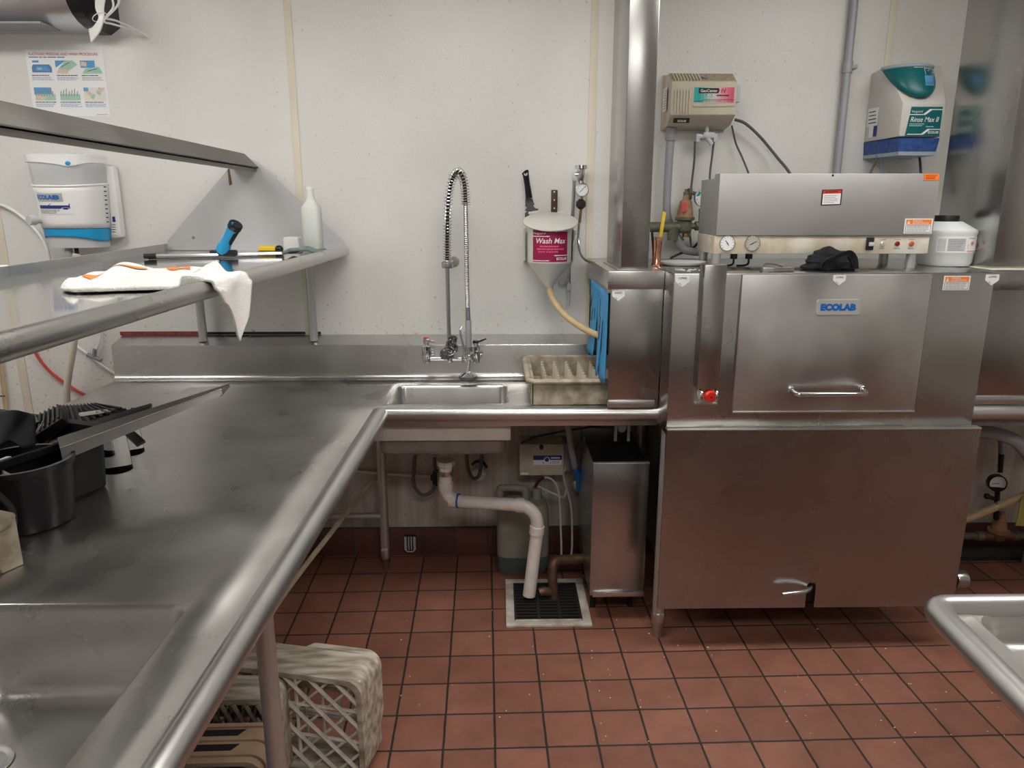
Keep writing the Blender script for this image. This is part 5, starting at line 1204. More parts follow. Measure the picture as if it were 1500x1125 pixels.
# ---- drain lever pipe with blue grip
BP = thing('valve_pipe','slanting grey pipe with blue valve grip beside the stainless box under the counter','pipe',at(847,716,Y=3.15))
MB().tube(path([(831,618,2.95),(836,650,2.98),(842,684,3.02)]),.014,14).build('pipe','grey',BP)
MB().tube(path([(842,682,3.02),(846,694,3.03),(849,718,3.05)]),.013,12).build('grip','blue',BP)
MB().lathe([(.0,.010),(.02,.008),(.036,.002),(.036,0)],at(847,714,Y=3.1995),(0,-1,0),26).build('escutcheon','chromed',BP)
MB().cyl(at(848,712,Y=3.05),at(847,714,Y=3.195),.010).build('stem','chromed',BP)
# ---- braided supply hoses
t=thing('supply_hose','grey braided supply hose looping under the left of the scrap sink','hose',at(620,725,Y=3.08))
MB().tube(path([(609,660,3.0),(606,690,3.04),(607,712,3.08),(619,725,3.1),(633,719,3.1),(637,704,3.12),(637,670,3.14)]),.0085,10).build('hose','cable',t)
MB().cyl(at(637,712,Y=3.115),at(637,690,Y=3.13),.011,.011,12).build('fitting','black',t)
t=thing('supply_hose','grey braided supply hose looping in front of the white wall cap','hose',at(695,702,Y=3.06))
MB().tube(path([(683,660,3.0),(685,684,3.04),(690,698,3.07),(697,701,3.08),(703,693,3.08),(706,664,3.06)]),.0085,10).build('hose','cable',t)
t=thing('wall_cap','round white cap on the wall under the scrap sink','cap',at(702,692,Y=3.19))
q=at(702,692,Y=3.195); MB().ball(q+V((0,-.025,0)),(.033,.03,.033)).build('dome','white',t); MB().tube(path([(692,680,3.17),(698,676,3.15),(706,676,3.15),(713,684,3.17)],5),.007,8).build('strap','black',t)
t=thing('water_line','thin cream water line running level along the wall behind the table leg','pipe',at(600,697,Y=3.18))
MB().tube(path([(500,688,3.185),(567,694,3.18),(632,698,3.17)]),.007,10).build('pipe','cream',t); MB().box(at(636,699,Y=3.165)+V((-.016,-.012,-.012)),at(636,699,Y=3.165)+V((.012,.012,.012)),.003).build('fitting','black',t)
# ---- long hose to the floor
hp=[at(560,690,Y=3.14),at(530,722,Y=3.02),at(487,778,Y=2.78),at(440,838,Y=2.60),at(398,898,Y=2.46),at(372,948,Y=2.36)]
hp[-1].z=max(.011,hp[-1].z); one('drain_hose',MB().tube(smooth_path([p if p.z>.011 else V((p.x,p.y,.011)) for p in hp]),.0105,12),'yhose','long dirty yellow hose slanting from under the sink to the floor by the crates','hose')
# ---- small ribbed cover on the cove tile
cc=at(601,795,Y=3.17); t=thing('drain_cover','small ribbed clear plastic cover on the red cove tile','cover',(cc.x,3.187,cc.z-.036))
m_=MB(); m_.box((cc.x-.026,3.165,cc.z-.036),(cc.x+.026,3.187,cc.z+.036),.006); m_.build('back','dark',t)
m_=MB()
for k in range(4): x=cc.x-.018+.012*k; m_.tube([V((x,3.163,cc.z+.034)),V((x,3.158,cc.z)),V((x,3.163,cc.z-.032))],.0032,8)
m_.tube([V((cc.x-.024,3.161,cc.z+.034)),V((cc.x-.024,3.16,cc.z-.03)),V((cc.x-.012,3.158,cc.z-.040)),V((cc.x+.012,3.158,cc.z-.040)),V((cc.x+.024,3.16,cc.z-.03)),V((cc.x+.024,3.161,cc.z+.034))],.0028,8); m_.build('ribs','clearp',t)
# ---- stainless box under the loading hood
b0_,b1_,b2_ = at(870,678,Y=2.60),at(967,678,Y=2.60),at(862,874,Y=2.60)
ex0,ex1,ez0,ez1=.352,.566,.118,.672
EB=thing('heater_box','tall plain stainless box under the loading hood beside the floor grate','box',((ex0+ex1)/2,2.8,0))
m_=MB(); m_.box((ex0,2.60,ez0),(ex1,2.612,ez1),.002); m_.build('front_panel','steelv',EB)
m_=MB(); m_.box((ex0,2.612,ez0),(ex0+.004,3.04,ez1)); m_.box((ex1-.004,2.612,ez0),(ex1,3.04,ez1)); m_.box((ex0,3.04,ez0),(ex1,3.045,ez1)); m_.box((ex0,2.612,ez0),(ex1,3.04,ez0+.004)); m_.build('side_panels','steelv',EB)
MB().box((ex0+.005,2.613,ez1-.03),(ex1-.005,3.039,ez1-.024)).build('top','black',EB)
MB().box((ex0,2.594,ez1-.003),(ex1,2.612,ez1+.003),.002).build('top_lip','roll',EB)
MB().box((ex0+.012,2.592,ez0-.002),(ex1,2.60,ez0+.018),.001).build('bottom_flange','steelh',EB)
for x in (ex0+.03,ex1-.03):
    for y in (2.72,3.0): MB().cyl((x,y,0),(x,y,ez0),.012).build('foot','dark',EB)

# ================================================================= right of the machine
RGt=thing('pressure_regulator','brass pressure regulator with black rimmed gauge on the pipe right of the dish machine','regulator',at(1463,785,Y=3.05))
gq=at(1461,708,Y=3.0); m_=MB(); ax=V((-.25,-1,.05)).normalized(); m_.lathe([(0,-.03),(.034,-.03),(.0385,-.02),(.0385,.006),(.034,.010),(.033,.004),(.0,.004)],gq,ax,28); go=m_.build('gauge','black',RGt)
fnl=flat_fn(gq+ax*.0045,V((1,-.25,0)),(0,0,1),ax); L=Label(fnl); L.disc('dial',0,0,.0325,.0003,26); L.line('ink',[(-.022,-.002),(.006,.002)],.0028,.0008)
for i in range(11): an=math.radians(-135+27*i)+PI/2; L.line('inkg',[(.023*math.cos(an),.023*math.sin(an)),(.028*math.cos(an),.028*math.sin(an))],.0022,.0007)
L.build(RGt,'dial')
MB().cyl(at(1465,692,Y=3.02),at(1467,665,Y=3.03),.010,.012,12).build('gauge_stem','black',RGt)
MB().tube(path([(1467,668,3.03),(1466,645,3.05),(1458,630,3.08),(1448,618,3.1)]),.012,12).build('riser_hose','grey',RGt)
m_=MB(); m_.cyl(at(1461,722,Y=3.02),at(1459,760,Y=3.05),.011,.012,12); m_.ball(at(1446,727,Y=3.03),.014); m_.cyl(at(1446,727,Y=3.03),at(1461,732,Y=3.03),.009); m_.build('tee','black',RGt)
q=at(1463,775,Y=3.06); m_=MB(); m_.lathe([(0,.085),(.014,.085),(.018,.06),(.03,.02),(.032,.0),(.046,-.002),(.046,-.012),(.03,-.014)],q,(.02,0,1),22); m_.build('bell','bronze',RGt)
m_=MB(); m_.lathe([(.03,-.014),(.034,-.03),(.028,-.05),(0,-.06)],q,(0,0,1),18); m_.cyl(q+V((-.075,0,-.034)),q+V((.075,0,-.034)),.02,.02,16); m_.build('body','coppipe',RGt)
m_=MB(); p=q+V((0,0,-.034)); m_.cyl(p+V((-.40,0,0)),p+V((-.07,0,0)),.016,.016,14); m_.cyl(p+V((.07,0,0)),p+V((.7,0,0)),.016,.016,14); m_.cyl(p+V((-.10,0,0)),p+V((-.07,0,0)),.022,.022,8); m_.cyl(p+V((.07,0,0)),p+V((.10,0,0)),.022,.022,8); m_.build('pipe','green',RGt)
one('hose',MB().tube(path([(1400,628,2.75),(1440,633,2.72),(1470,638,2.70),(1495,652,2.68),(1518,690,2.68),(1528,760,2.7),(1530,840,2.74),(1528,905,2.8)]),.026,14),'conduit','thick dark grey hose bending down under the clean table','hose')
t=thing('hose','cream hose with steel clamp crossing under the clean table','hose',at(1460,742,Y=2.9))
MB().tube(path([(1340,788,3.0),(1380,772,2.92),(1416,760,2.9),(1458,743,2.87),(1505,724,2.84),(1560,704,2.86),(1640,680,2.98),(1700,665,3.19)]),.0165,14).build('sleeve','hose',t)
d=(at(1470,738.5,Y=2.865)-at(1460,742,Y=2.87)).normalized(); q=at(1464,740.5,Y=2.868); m_=MB(); m_.cyl(q-d*.012,q-d*.004,.0185,.0185,16); m_.cyl(q+d*.004,q+d*.012,.0185,.0185,16); m_.build('clamp','chromed',t)
one('floor_pipe',MB().tube([at(1380,812,Y=3.12),at(1600,812,Y=3.12)],.035,16),'rubber','thick black pipe along the wall base right of the dish machine','pipe')
m_=MB().prism([at(1488,770,Y=2.80),at(1497,728,Y=2.80),at(1530,722,Y=2.80),at(1524,772,Y=2.80)],(0,.004,0)); one('tag',m_,'tag','yellow green tag hanging on the cream hose at the right edge','tag')

# ---- regulator and pipes behind the machine, left
GR=thing('water_regulator','tarnished brass water regulator with bell top on the wall behind the machine','regulator',at(1002,350,Y=3.1))
q=at(1003,320,Y=3.1); m_=MB(); zt2=at(1003,285,Y=3.1).z-q.z
m_.lathe([(.034,.0),(.033,.02),(.024,zt2*.72),(.012,zt2*.80),(.010,zt2)],q,(0,0,1),22); m_.build('bell','bronze',GR)
m_=MB(); m_.lathe([(0,zt2+.022),(.006,zt2+.022),(.006,zt2+.012),(.011,zt2+.010),(.011,zt2-.002)],q,(0,0,1),10); m_.build('adjusting_screw','green',GR)
m_=MB(); m_.lathe([(.037,.006),(.040,.004),(.040,-.006),(.030,-.010),(.030,-.05),(.022,-.06),(.0,-.06)],q,(0,0,1),22); m_.cyl(q+V((-.15,0,-.035)),q+V((0,0,-.035)),.021,.021,16); m_.cyl(q+V((0,0,-.032)),q+V((.18,0,-.028)),.013,.013,14); m_.cyl(q+V((.045,0,-.031)),q+V((.075,0,-.031)),.019,.019,8); m_.cyl(q+V((-.045,0,-.04)),q+V((-.045,0,-.09)),.026,.024,16); m_.build('body','green',GR)
m_=MB(); m_.lathe([(0,-.076),(.018,-.076),(.018,-.06)],q+V((.010,-.004,0)),(0,0,1),8); m_.build('plug','brass',GR)
tg=at(1003,303,Y=3.065); MB().box(tg+V((-.012,-.0015,-.02)),tg+V((.010,.0,.018))).build('paper_tag','inkr',GR)
gq=at(1030,290,Y=3.08); m_=MB(); m_.lathe([(0,-.02),(.034,-.02),(.036,-.01),(.036,.004),(.033,.006),(.033,.002),(0,.002)],gq,(0,-1,0),28); m_.build('gauge','chromed',GR)
L=Label(flat_fn((gq.x,gq.y-.0025,gq.z),(1,0,0),(0,0,1),(0,-1,0))); L.disc('dial',0,0,.033,.0003,26); L.poly('tealp',[(-.031,.006),(-.018,.027),(-.010,.020),(-.017,.008)],.0006)
for i in range(9): an=math.radians(-135+34*i)+PI/2; L.line('ink',[(.025*math.cos(an),.025*math.sin(an)),(.028*math.cos(an),.028*math.sin(an))],.003,.0006)
L.line('ink',[(.002,-.012),(.004,.018)],.003,.0008); L.build(GR,'dial')
m_=MB(); m_.cyl(at(1027,306,Y=3.09),at(1027,333,Y=3.1),.010,.012,12); m_.cyl(at(1013,282,Y=3.1),at(1022,285,Y=3.09),.008); m_.cyl(at(1011,276,Y=3.12),at(1010,292,Y=3.12),.010); m_.build('gauge_fittings','green',GR)
MB().tube(path([(990,346,3.1),(994,356,3.1),(1004,366,3.09),(1020,369,3.06),(1034,366,3.0)]),.0165,14).build('elbow_pipe','grey',GR)
MB().tube(path([(982,378,3.1),(995,372,3.1),(1014,364,3.1),(1030,347,3.05)]),.005,8).build('cord','black',GR)
# ================================================================= things standing on the dish machine
q=at(1383,389,Z=MT); jx,jy=q.x+.0,2.735; 
jx=at(1384,360,Y=2.735).x; jw=at(1420,345,Y=2.735).x-jx
z_=lambda y: at(1384,y,Y=2.735).z
k0=MT+.001; zs_=lambda y: k0+(z_(y)-z_(390))
WJ=thing('detergent_jug','pale white jug with black lid and pink label beside the control box','jug',(jx,jy,MT))
b=loft([srect(jx,jy,jw*.86,.075,k0,40,.6),srect(jx,jy,jw*.95,.083,k0+.012,40,.6),srect(jx,jy,jw*.97,.085,zs_(372),40,.6),srect(jx,jy,jw*.985,.087,zs_(371),40,.6),srect(jx,jy,jw*.985,.087,zs_(346),40,.6),srect(jx,jy,jw*1.02,.09,zs_(343),40,.6),srect(jx,jy,jw*1.0,.088,zs_(339),40,.6),srect(jx-.005,jy,jw*.52,.05,zs_(326.5),40,.7)])
b.build('body','jugw',WJ)
MB().lathe([(0,.022),(.040,.022),(.042,.018),(.042,0)],(jx-.008,jy,zs_(326.5)),(0,0,1),30).build('lid','black',WJ)
def jl(u,v,w):
    # wraps the near face of the jug
    a=-PI/2+u/ (jw*.985)*.86; r=srect_pt(a)
    return V((jx+(jw*.985+w)*r[0],jy+(.087+w)*r[1],zs_(371)+.003+v))
def srect_pt(a): 
    c,s2=math.cos(a),math.sin(a); return (math.copysign(abs(c)**.6,c),math.copysign(abs(s2)**.6,s2))
lh=zs_(347)-zs_(371)-.004
L=Label(jl); L.slab('paper',-.085,0,.098,lh,.0008,24)
for a,b_,c_ in ((-.078,-.038,'lgrey'),(-.030,.010,'lgrey')): L.rect(c_,a,lh*.08,b_,lh*.88,.0012,8)
L.bars('inkg',-.028,lh*.1,.008,lh*.86,7,.4,.0016,3); L.bars('paper',-.076,lh*.1,-.040,lh*.86,8,.25,.0016,4)
L.poly('pink',[(.018,lh*.22),(.088,lh*.22),(.090,lh*.80),(.070,lh*.74),(.045,lh*.58),(.018,lh*.50)],.0014); L.rect('pink',.018,lh*.05,.088,lh*.10,.0014,6)
L.disc('rose',.038,lh*.56,lh*.17,.0022); L.text('crimson','57',.031,lh*.49,.045,lh*.64,.003,.02)
for k in range(3): L.disc('ink',.078,lh*(.34+.09*k),lh*.055,.0022); L.disc('paper',.078,lh*(.35+.09*k),lh*.025,.0026)
L.bars('inkg',.020,lh*.84,.060,lh*.94,1,.5,.0014,5); L.build(WJ,'label')
# black strap bundle
q=at(1216,391,Y=2.54); q=V((q.x,2.545,MT))
BB=thing('strap_bundle','bundled black apron with its straps lying on the front of the dish machine top','apron',q)
def lump(d):
    return 1+.10*math.sin(5*d.x+3*d.z)+.07*math.sin(9*d.x-4*d.y+2)+.05*math.sin(17*d.z+6*d.x)
wv=at(1250,380,Y=2.545).x-q.x
m_=MB(); m_.ball(q+V((.004,0,.030)),(wv*1.05,.055,.046),28,16,lump); m_.ball(q+V((-.055,-.01,.012)),(.05,.03,.016),20,10,lump); m_.ball(q+V((.055,.0,.022)),(.04,.035,.030),20,10,lump)
m_.v=[V((p.x,p.y,max(p.z,MT+.0005))) for p in m_.v]; m_.build('cloth','clothb',BB)
m_=MB()
for k in range(5): m_.tube(smooth_path([q+V((-.055+.01*k,-.050+.004*k,.008)),q+V((-.045+.012*k,-.054,.035+.004*k)),q+V((.0+.01*k,-.052,.054+.003*k)),q+V((.04+.006*k,-.05,.045)),q+V((.062+.003*k,-.048,.008))],6),.006,8,flat=.4)
m_.v=[V((p.x,p.y,max(p.z,MT+.0005))) for p in m_.v]; m_.build('strap','clothb',BB)
# small metal tray with wire
q=at(1138,396,Y=2.46); tx0,tx1=at(1115,396,Y=2.455).x,at(1161,396,Y=2.455).x
t=thing('metal_bracket','small flat stainless channel with a wire loop lying on the machine front edge','bracket',((tx0+tx1)/2,2.46,MT))
MB().box((tx0,2.44,MT+.0005),(tx1,2.475,MT+.017),.002).build('channel','steelh',t)
MB().tube(smooth_path([V((tx0+.008,2.455,MT+.016)),V((tx0+.012,2.46,MT+.028)),V((tx0+.028,2.465,MT+.027)),V((tx0+.05,2.47,MT+.025)),V((tx0+.075,2.465,MT+.018))],6),.003,8).build('wire_loop','cable',t)
# white tray lid behind, left
q=at(999,385,Y=2.74); t=one('plate',MB().lathe([(0,.0),(.07,.0),(.088,.012),(.090,.014),(.086,.014),(.07,.004),(.0,.004)],(at(999,385,Y=2.74).x,2.74,MT+.0008),(0,0,1),40,1,.9),'whiteg','white oval plate lying on the machine top left of the control box','plate')
# crumbs of plastic wrap in front of it
m_=MB(); r_=random.Random(3)
for i in range(14):
    p=V((at(1000,395,Y=2.5).x+r_.uniform(-.02,.075),2.47+r_.uniform(0,.07),MT+.0006)); s_=r_.uniform(.006,.014); m_.hexa([p,p+V((s_,.002,0)),p+V((s_*.8,s_,0)),p+V((0,s_*.7,0)),p+V((.001,0,.003)),p+V((s_,.003,.002)),p+V((s_*.7,s_,.004)),p+V((0,s_*.6,.003))])
tag(m_.build('wrap_scraps','clearp'),'crinkled clear wrap scraps on the machine top in front of the white oval plate','scraps',kind='stuff')
# copper cup and yellow marker
q=at(962,387,Y=2.72); cz=MT-.001; ch_=at(962,345,Y=2.72).z-q.z
cxq=at(962,370,Y=2.72).x; CC=thing('copper_cup','narrow polished copper cup standing behind the left exhaust riser','cup',(cxq,2.72,MT))
MB().lathe([(0,.0005),(.017,.0005),(.0185,.003),(.0185,.008),(.016,.012),(.0165,ch_*.5),(.019,ch_*.86),(.0205,ch_*.90),(.0195,ch_*.94),(.021,ch_),(.018,ch_),(.0165,ch_*.6),(.0,.02)],(cxq,2.72,MT),(0,0,1),28).build('cup','copper',CC)
p0,p1=V((cxq+.002,2.722,MT+.03)),at(974,309,Y=2.74); t=thing('marker','yellow cutter standing tilted in the copper cup','cutter',p0)
d=(p1-p0); m_=MB(); s_=V((.008,0,0)); 
m_.hexa([p0+d*.3-s_*.7+V((0,-.003,0)),p0+d*.3+s_*.7+V((0,-.003,0)),p0+d*.3+s_*.7+V((0,.003,0)),p0+d*.3-s_*.7+V((0,.003,0)),p1-s_+V((0,-.003,0)),p1+s_*.6+V((0,-.003,-.006)),p1+s_*.6+V((0,.003,-.006)),p1-s_+V((0,.003,0))],.001); m_.build('handle','yellow',t)
MB().cyl(p0,p0+d*.32,.003,.004,8).build('blade','chromed',t)
m_=MB(); pb=V((cxq-.010,2.715,MT+.03)); pt2=at(955,338,Y=2.71); one('pen',m_.cyl(pb,pt2,.0045,.0045,10),'black','black pen leaning in the copper cup beside the yellow cutter','pen')

# ================================================================= things on the overshelf
def onshelf(x,y): return at(x,y,Z=SZ)
SQ=thing('window_squeegee','steel window squeegee with blue and black handle lying across the overshelf','squeegee',onshelf(320,376))
a,b_=onshelf(214,377),at(412,368,Z=SZ); a=V((a.x,2.70,SZ+.012)); 
a=at(216,376,Y=2.62); b_=at(412,366.5,Y=2.78); a.z=b_.z=SZ+.012
m_=MB(); m_.tube([a,b_],.0075,8,flat=.8); m_.build('channel','baresteel',SQ)
m_=MB(); 
m_.tube([a+V((0,.004,-.0095)),b_+V((0,.004,-.0095))],.0018,6); m_.build('rubber_blade','rubber',SQ)
m_=MB(); dd=(b_-a).normalized(); m_.cyl(a-dd*.012,a+dd*.028,.0085,.0095,10); m_.build('end_clip','black',SQ)
hc=a+(b_-a)*.56; m_=MB(); m_.box(hc+V((-.050,-.014,-.006)),hc+V((.045,.014,.016)),.005); m_.build('clamp','black',SQ)
h1_=at(326,366,Y=2.71); h2_=at(345,330,Y=2.66)
P=[h1_+(h2_-h1_)*t_ for t_ in (-.05,.1,.2,.3,.5,.75,.9,1)]
m_=MB(); m_.tube(P,[.022,.024,.021,.020,.0195,.021,.0225,.023],18); m_.build('handle','cyan',SQ)
off=V((.010,-.006,.002)); m_=MB(); m_.tube([p+off for p in P[2:]],[.012,.0135,.015,.016,.016,.0155],14); m_.build('grip_insert','black',SQ)
dn_=(h2_-h1_).normalized(); m_=MB(); m_.lathe([(.0,-.006),(.0155,-.006),(.0165,.004),(.0245,.004),(.0245,-.012)],h2_,dn_,22); m_.build('socket_end','black',SQ)
t=thing('scraper','yellow handled scraper with black round end lying on the overshelf','scraper',at(396,364,Y=2.95))
a=at(379,360,Y=2.95); b_=at(405,360,Y=2.95); a.z=b_.z=SZ+.018; m_=MB(); m_.box((a.x,2.935,SZ+.010),(b_.x,2.965,SZ+.030),.006); m_.build('handle','yellow',t)
m_=MB(); m_.box((a.x-.004,2.933,SZ+.001),(b_.x,2.967,SZ+.010),.003); m_.build('underside','green',t)
q=at(408,360,Y=2.94); m_=MB(); m_.ball((q.x,2.945,SZ+.017),(.017,.016,.0155)); m_.build('knob','blackg',t)
x0,x1=at(415,355,Y=2.99).x,at(441,355,Y=2.99).x; zt4=at(428,347,Y=2.99).z
m_=MB(); m_.hexa([V((x0,2.97,SZ+.0005)),V((x1,2.97,SZ+.0005)),V((x1,3.05,SZ+.0005)),V((x0,3.05,SZ+.0005)),V((x0+.002,2.972,zt4)),V((x1-.004,2.972,zt4)),V((x1-.004,3.045,zt4)),V((x0+.002,3.045,zt4))],.008,3); one('soap_block',m_,'white','white square block beside the glass bottle on the overshelf','block')
# glass bottle
by=2.93; bxc=at(457,330,Y=by).x; bt=lambda y:at(457,y,Y=by).z; k_=SZ+.0006
GB=thing('glass_bottle','square frosted glass bottle of cloudy water without a cap on the overshelf','bottle',(bxc,by,SZ))
hh=bt(268)-bt(366); yy=lambda y:k_+hh*(366-y)/98
bw=(at(471,330,Y=by).x-at(443,330,Y=by).x)/2
def sq(r,zz,p=.5): return srect(bxc,by,r,r,zz,32,p)
def rd(r,zz): return srect(bxc,by,r,r,zz,32,1.0)
out=[sq(bw*.9,k_,.5),sq(bw,k_+.006,.5),sq(bw,yy(301),.5),sq(bw*.96,yy(297),.55),sq(bw*.6,yy(289),.75),rd(.0165,yy(284)),rd(.0145,yy(274)),rd(.0148,yy(272.5)),rd(.0175,yy(272)),rd(.0175,yy(268))]
inn=[rd(.012,yy(268)),rd(.011,yy(284)),sq(bw*.5,yy(290),.75),sq(bw*.90,yy(298),.55),sq(bw*.92,yy(301),.5),sq(bw*.92,k_+.008,.5)]
m_=loft(out+inn,True); m_.build('glass','frost',GB)
loft([sq(bw*.90,k_+.009,.5),sq(bw*.90,yy(301),.5)]).build('water','liquid',GB)
# scouring pad
p=[at(x,y,Z=SZ+.0) for x,y in ((421,370),(442,371.5),(468,367),(470,362),(445,361))]
def padfn(u,v):
    x=at(421,366,Y=2.80).x+(at(470,366,Y=2.80).x-at(421,366,Y=2.80).x)*u; y=2.72+.15*v+.02*u
    return V((x,y,SZ+.019+.018*math.sin(PI*u)*(.6+.4*math.sin(3*v+1))+.003*math.sin(9*u+5*v)))
one('scouring_pad',MB().grid(padfn,16,10),'pad','grey green scouring pad lying in front of the glass bottle','scouring pad',thick=.012)
# towel draped over the front roll
tz=SZ+.002
def lerp(pts,u):
    n=len(pts)-1; i=min(n-1,int(u*n)); t_=u*n-i; return pts[i].lerp(pts[i+1],t_)
def shelf_front(y): 
    k=(y-A0.y)/(A1.y-A0.y); return A0.x+(A1.x-A0.x)*k
backp=[at(x,y,Z=tz) for x,y in ((93,424),(118,409),(140,403),(180,399.5),(230,397.5),(285,394.5),(315,397),(335,403))]
fronty=[at(93,426,Z=tz).y-.05,1.60,1.61,1.63,1.65,1.69,1.79,1.89]
frontp=[]
for i,y in enumerate(fronty):
    fr=shelf_front(y)-.026
    frontp.append(V((fr if i>=5 else (fr-.26+.05*i if i<4 else fr-.03),y,tz)))
frontp[0]=at(93,427,Z=tz)
hang=[0,0,0,0,0,.03,.13,.07]
def hang_at(u):
    n=len(hang)-1; i=min(n-1,int(u*n)); t_=u*n-i; return hang[i]*(1-t_)+hang[i+1]*t_
def bump_at(u,v): return .012+.012*math.sin(13*u+2.0)*math.sin(3*v+.5)+.006*math.sin(29*u+7*v)
def twl(u,w_):
    b_=lerp(backp,u); f_=lerp(frontp,u); p=b_.lerp(f_,w_); hl=hang_at(u)
    e_=min(1,w_*5)*min(1,(1-u)*10)*min(1,u*12)*(min(1,(1-w_)*6) if hl<.02 else 1)
    p.z=tz+.0015+bump_at(u,w_)*e_; return p
def flap(q,v):
    u=.66+.34*q; f_=lerp(frontp,u); hl=hang_at(u); R_=.0265; rx_=shelf_front(f_.y)+.008; rz_=SZ-.002
    L_=R_*PI*.5+.012+max(0,hl-.0); d_=v*L_
    if d_<R_*PI*.5:
        a_=PI/2-d_/R_; k=min(1,d_/(R_*PI*.3)); p=V((rx_+R_*math.cos(a_),f_.y,rz_+R_*math.sin(a_)+.003)); q_=twl(u,1.0); return q_.lerp(p,k)
    dz=d_-R_*PI*.5; yv=f_.y+(1.80-f_.y)*min(1,dz/.2*1.6)*.8
    return V((rx_+R_+.003+.006*math.sin(20*u+9*dz),yv,rz_-dz))
tw=MB().grid(twl,70,28).grid(flap,26,24); to=tw.build('towel','towel',loc=V((-1.0,1.9,SZ)),thick=.007,off=1); tag(to,'white terry towel with orange stripes hanging over the front roll of the overshelf','towel')
def strip_on(u0,v0,u1,v1,w,n=14):
    P=[]; 
    def g(s,t_):
        u=u0+(u1-u0)*s; v=v0+(v1-v0)*s+w*(t_-.5)*(.6+.4*math.sin(7*s)); p=twl(u,v); return p+V((.0015,-.001,.0095))
    return MB().grid(g,n,4)
for u0,v0,u1,v1,w in ((.17,.36,.52,.42,.16),(.60,.40,.70,.18,.18),(.68,.66,.78,.6,.09),(.83,.36,.88,.14,.07)): strip_on(u0,v0,u1,v1,w).build('woven_stripe','stripe',to)
# round white lid at the left end
q=at(4,404,Z=SZ); LP=thing('lid','round white and dark lid at the left edge of the overshelf','lid',(q.x-.06,q.y,SZ))
MB().lathe([(.0,.0006),(.072,.0006),(.078,.012),(.0,.012)],(q.x-.055,q.y,SZ),(0,0,1),36).build('underside','dark',LP)
MB().lathe([(.080,.0125),(.084,.016),(.082,.022),(.07,.024),(0,.024)],(q.x-.055,q.y,SZ),(0,0,1),36).build('rim','whiteg',LP)
# ================================================================= things on the dish table
def peg_rack(name,label,c,rot,w=.50,h=.10,group=None):
    t=thing(name,label,'dish rack',(0,0,0))
    hw=w/2; th_=.012; sh=MB()
    # walls with a rolled rim
    for sx_ in (-1,1):
        sh.box((sx_*hw-(th_ if sx_>0 else 0),-hw,.0),(sx_*hw+(th_ if sx_<0 else 0),hw,h),.004)
        sh.box((-hw,sx_*hw-(th_ if sx_>0 else 0),.0),(hw,sx_*hw+(th_ if sx_<0 else 0),h),.004)
    sh.build('wall','rack',t)
    rm=MB(); e=.008
    c4=[(-hw-e+.02,-hw-e),(hw+e-.02,-hw-e),(hw+e,-hw-e+.02),(hw+e,hw+e-.02),(hw+e-.02,hw+e),(-hw-e+.02,hw+e),(-hw-e,hw+e-.02),(-hw-e,-hw-e+.02)]
    rm.tube([V((x,y,h-.006)) for x,y in c4],.0125,10,closed=True,flat=.8); rm.build('rim','rack',t)
    lt=MB(); n=8
    for i in range(n+1):
        k=-hw+.01+(w-.02)*i/n
        lt.box((k-.004,-hw+.01,.004),(k+.004,hw-.01,.014)); lt.box((-hw+.01,k-.004,.004),(hw-.01,k+.004,.014))
    for i in range(n):
        for j in range(n):
            cx=-hw+.01+(w-.02)*(i+.5)/n; cy=-hw+.01+(w-.02)*(j+.5)/n; lt.torus((cx,cy,.009),.017,.003,seg=8,seg2=4)
    lt.build('floor_lattice','peg',t)
    for i in range(n-1):
        for j in range(n-1):
            cx=-hw+.01+(w-.02)*(i+1)/n; cy=-hw+.01+(w-.02)*(j+1)/n
            pg_=MB().cyl((cx,cy,.012),(cx,cy,h-.010),.0080,.005,8)
            pg_.build('peg','peg',t)
    t.location=V(c); t.rotation_euler=(0,0,rot); return t
rq=at(770,597,Z=DZ+.004)
peg_rack('peg_rack','worn beige peg dish rack sliding under the blue curtain beside the scrap sink',(.118+.215,2.648+.215,DZ+.003),0,.43,.098)
# second rack, lower left
q=at(34,826,Z=DZ+.002); ang=-math.radians(22); u=V((math.cos(ang),math.sin(ang),0)); w=V((-math.sin(ang),math.cos(ang),0))
def plain_rack():
    t=thing('peg_rack','worn beige dish rack corner at the left edge of the table','dish rack',(0,0,0)); hw=.16; h=.105
    m_=MB(); m_.prism([V((hw-.012,-hw,.02)),V((hw-.012,-hw+.06,.02)),V((hw-.012,-hw+.075,.035)),V((hw-.012,hw-.055,.035)),V((hw-.012,hw-.045,.0)),V((hw-.012,hw,.0)),V((hw-.012,hw,h)),V((hw-.012,-hw,h))],(.014,0,0),.002)
    m_.box((-hw,hw-.012,0),(hw,hw,h),.005); m_.box((-hw,-hw,0),(hw,-hw+.012,h),.005); m_.box((-hw,-hw,0),(-hw+.012,hw,h),.005); m_.build('wall','rack',t)
    r2=MB(); r2.tube([V((x,y,h-.004)) for x,y in ((-hw,-hw),(hw-.02,-hw),(hw+.002,-hw+.02),(hw+.002,hw-.02),(hw-.02,hw+.002),(-hw,hw))],.012,10,closed=True,flat=.9); r2.box((-hw+.01,-hw+.01,h-.02),(hw-.01,hw-.01,h-.012)); r2.build('rim','rack',t)
    r3=MB(); r3.tube([V((x,y,h-.006)) for x,y in ((-hw+.05,-hw+.05),(hw-.06,-hw+.05),(hw-.045,-hw+.07),(hw-.045,hw-.07),(hw-.06,hw-.05),(-hw+.05,hw-.05))],.006,8,closed=True); r3.build('inner_ridge','rack',t)
    t.location=q-u*hw-w*hw; t.rotation_euler=(0,0,ang); return t
plain_rack()
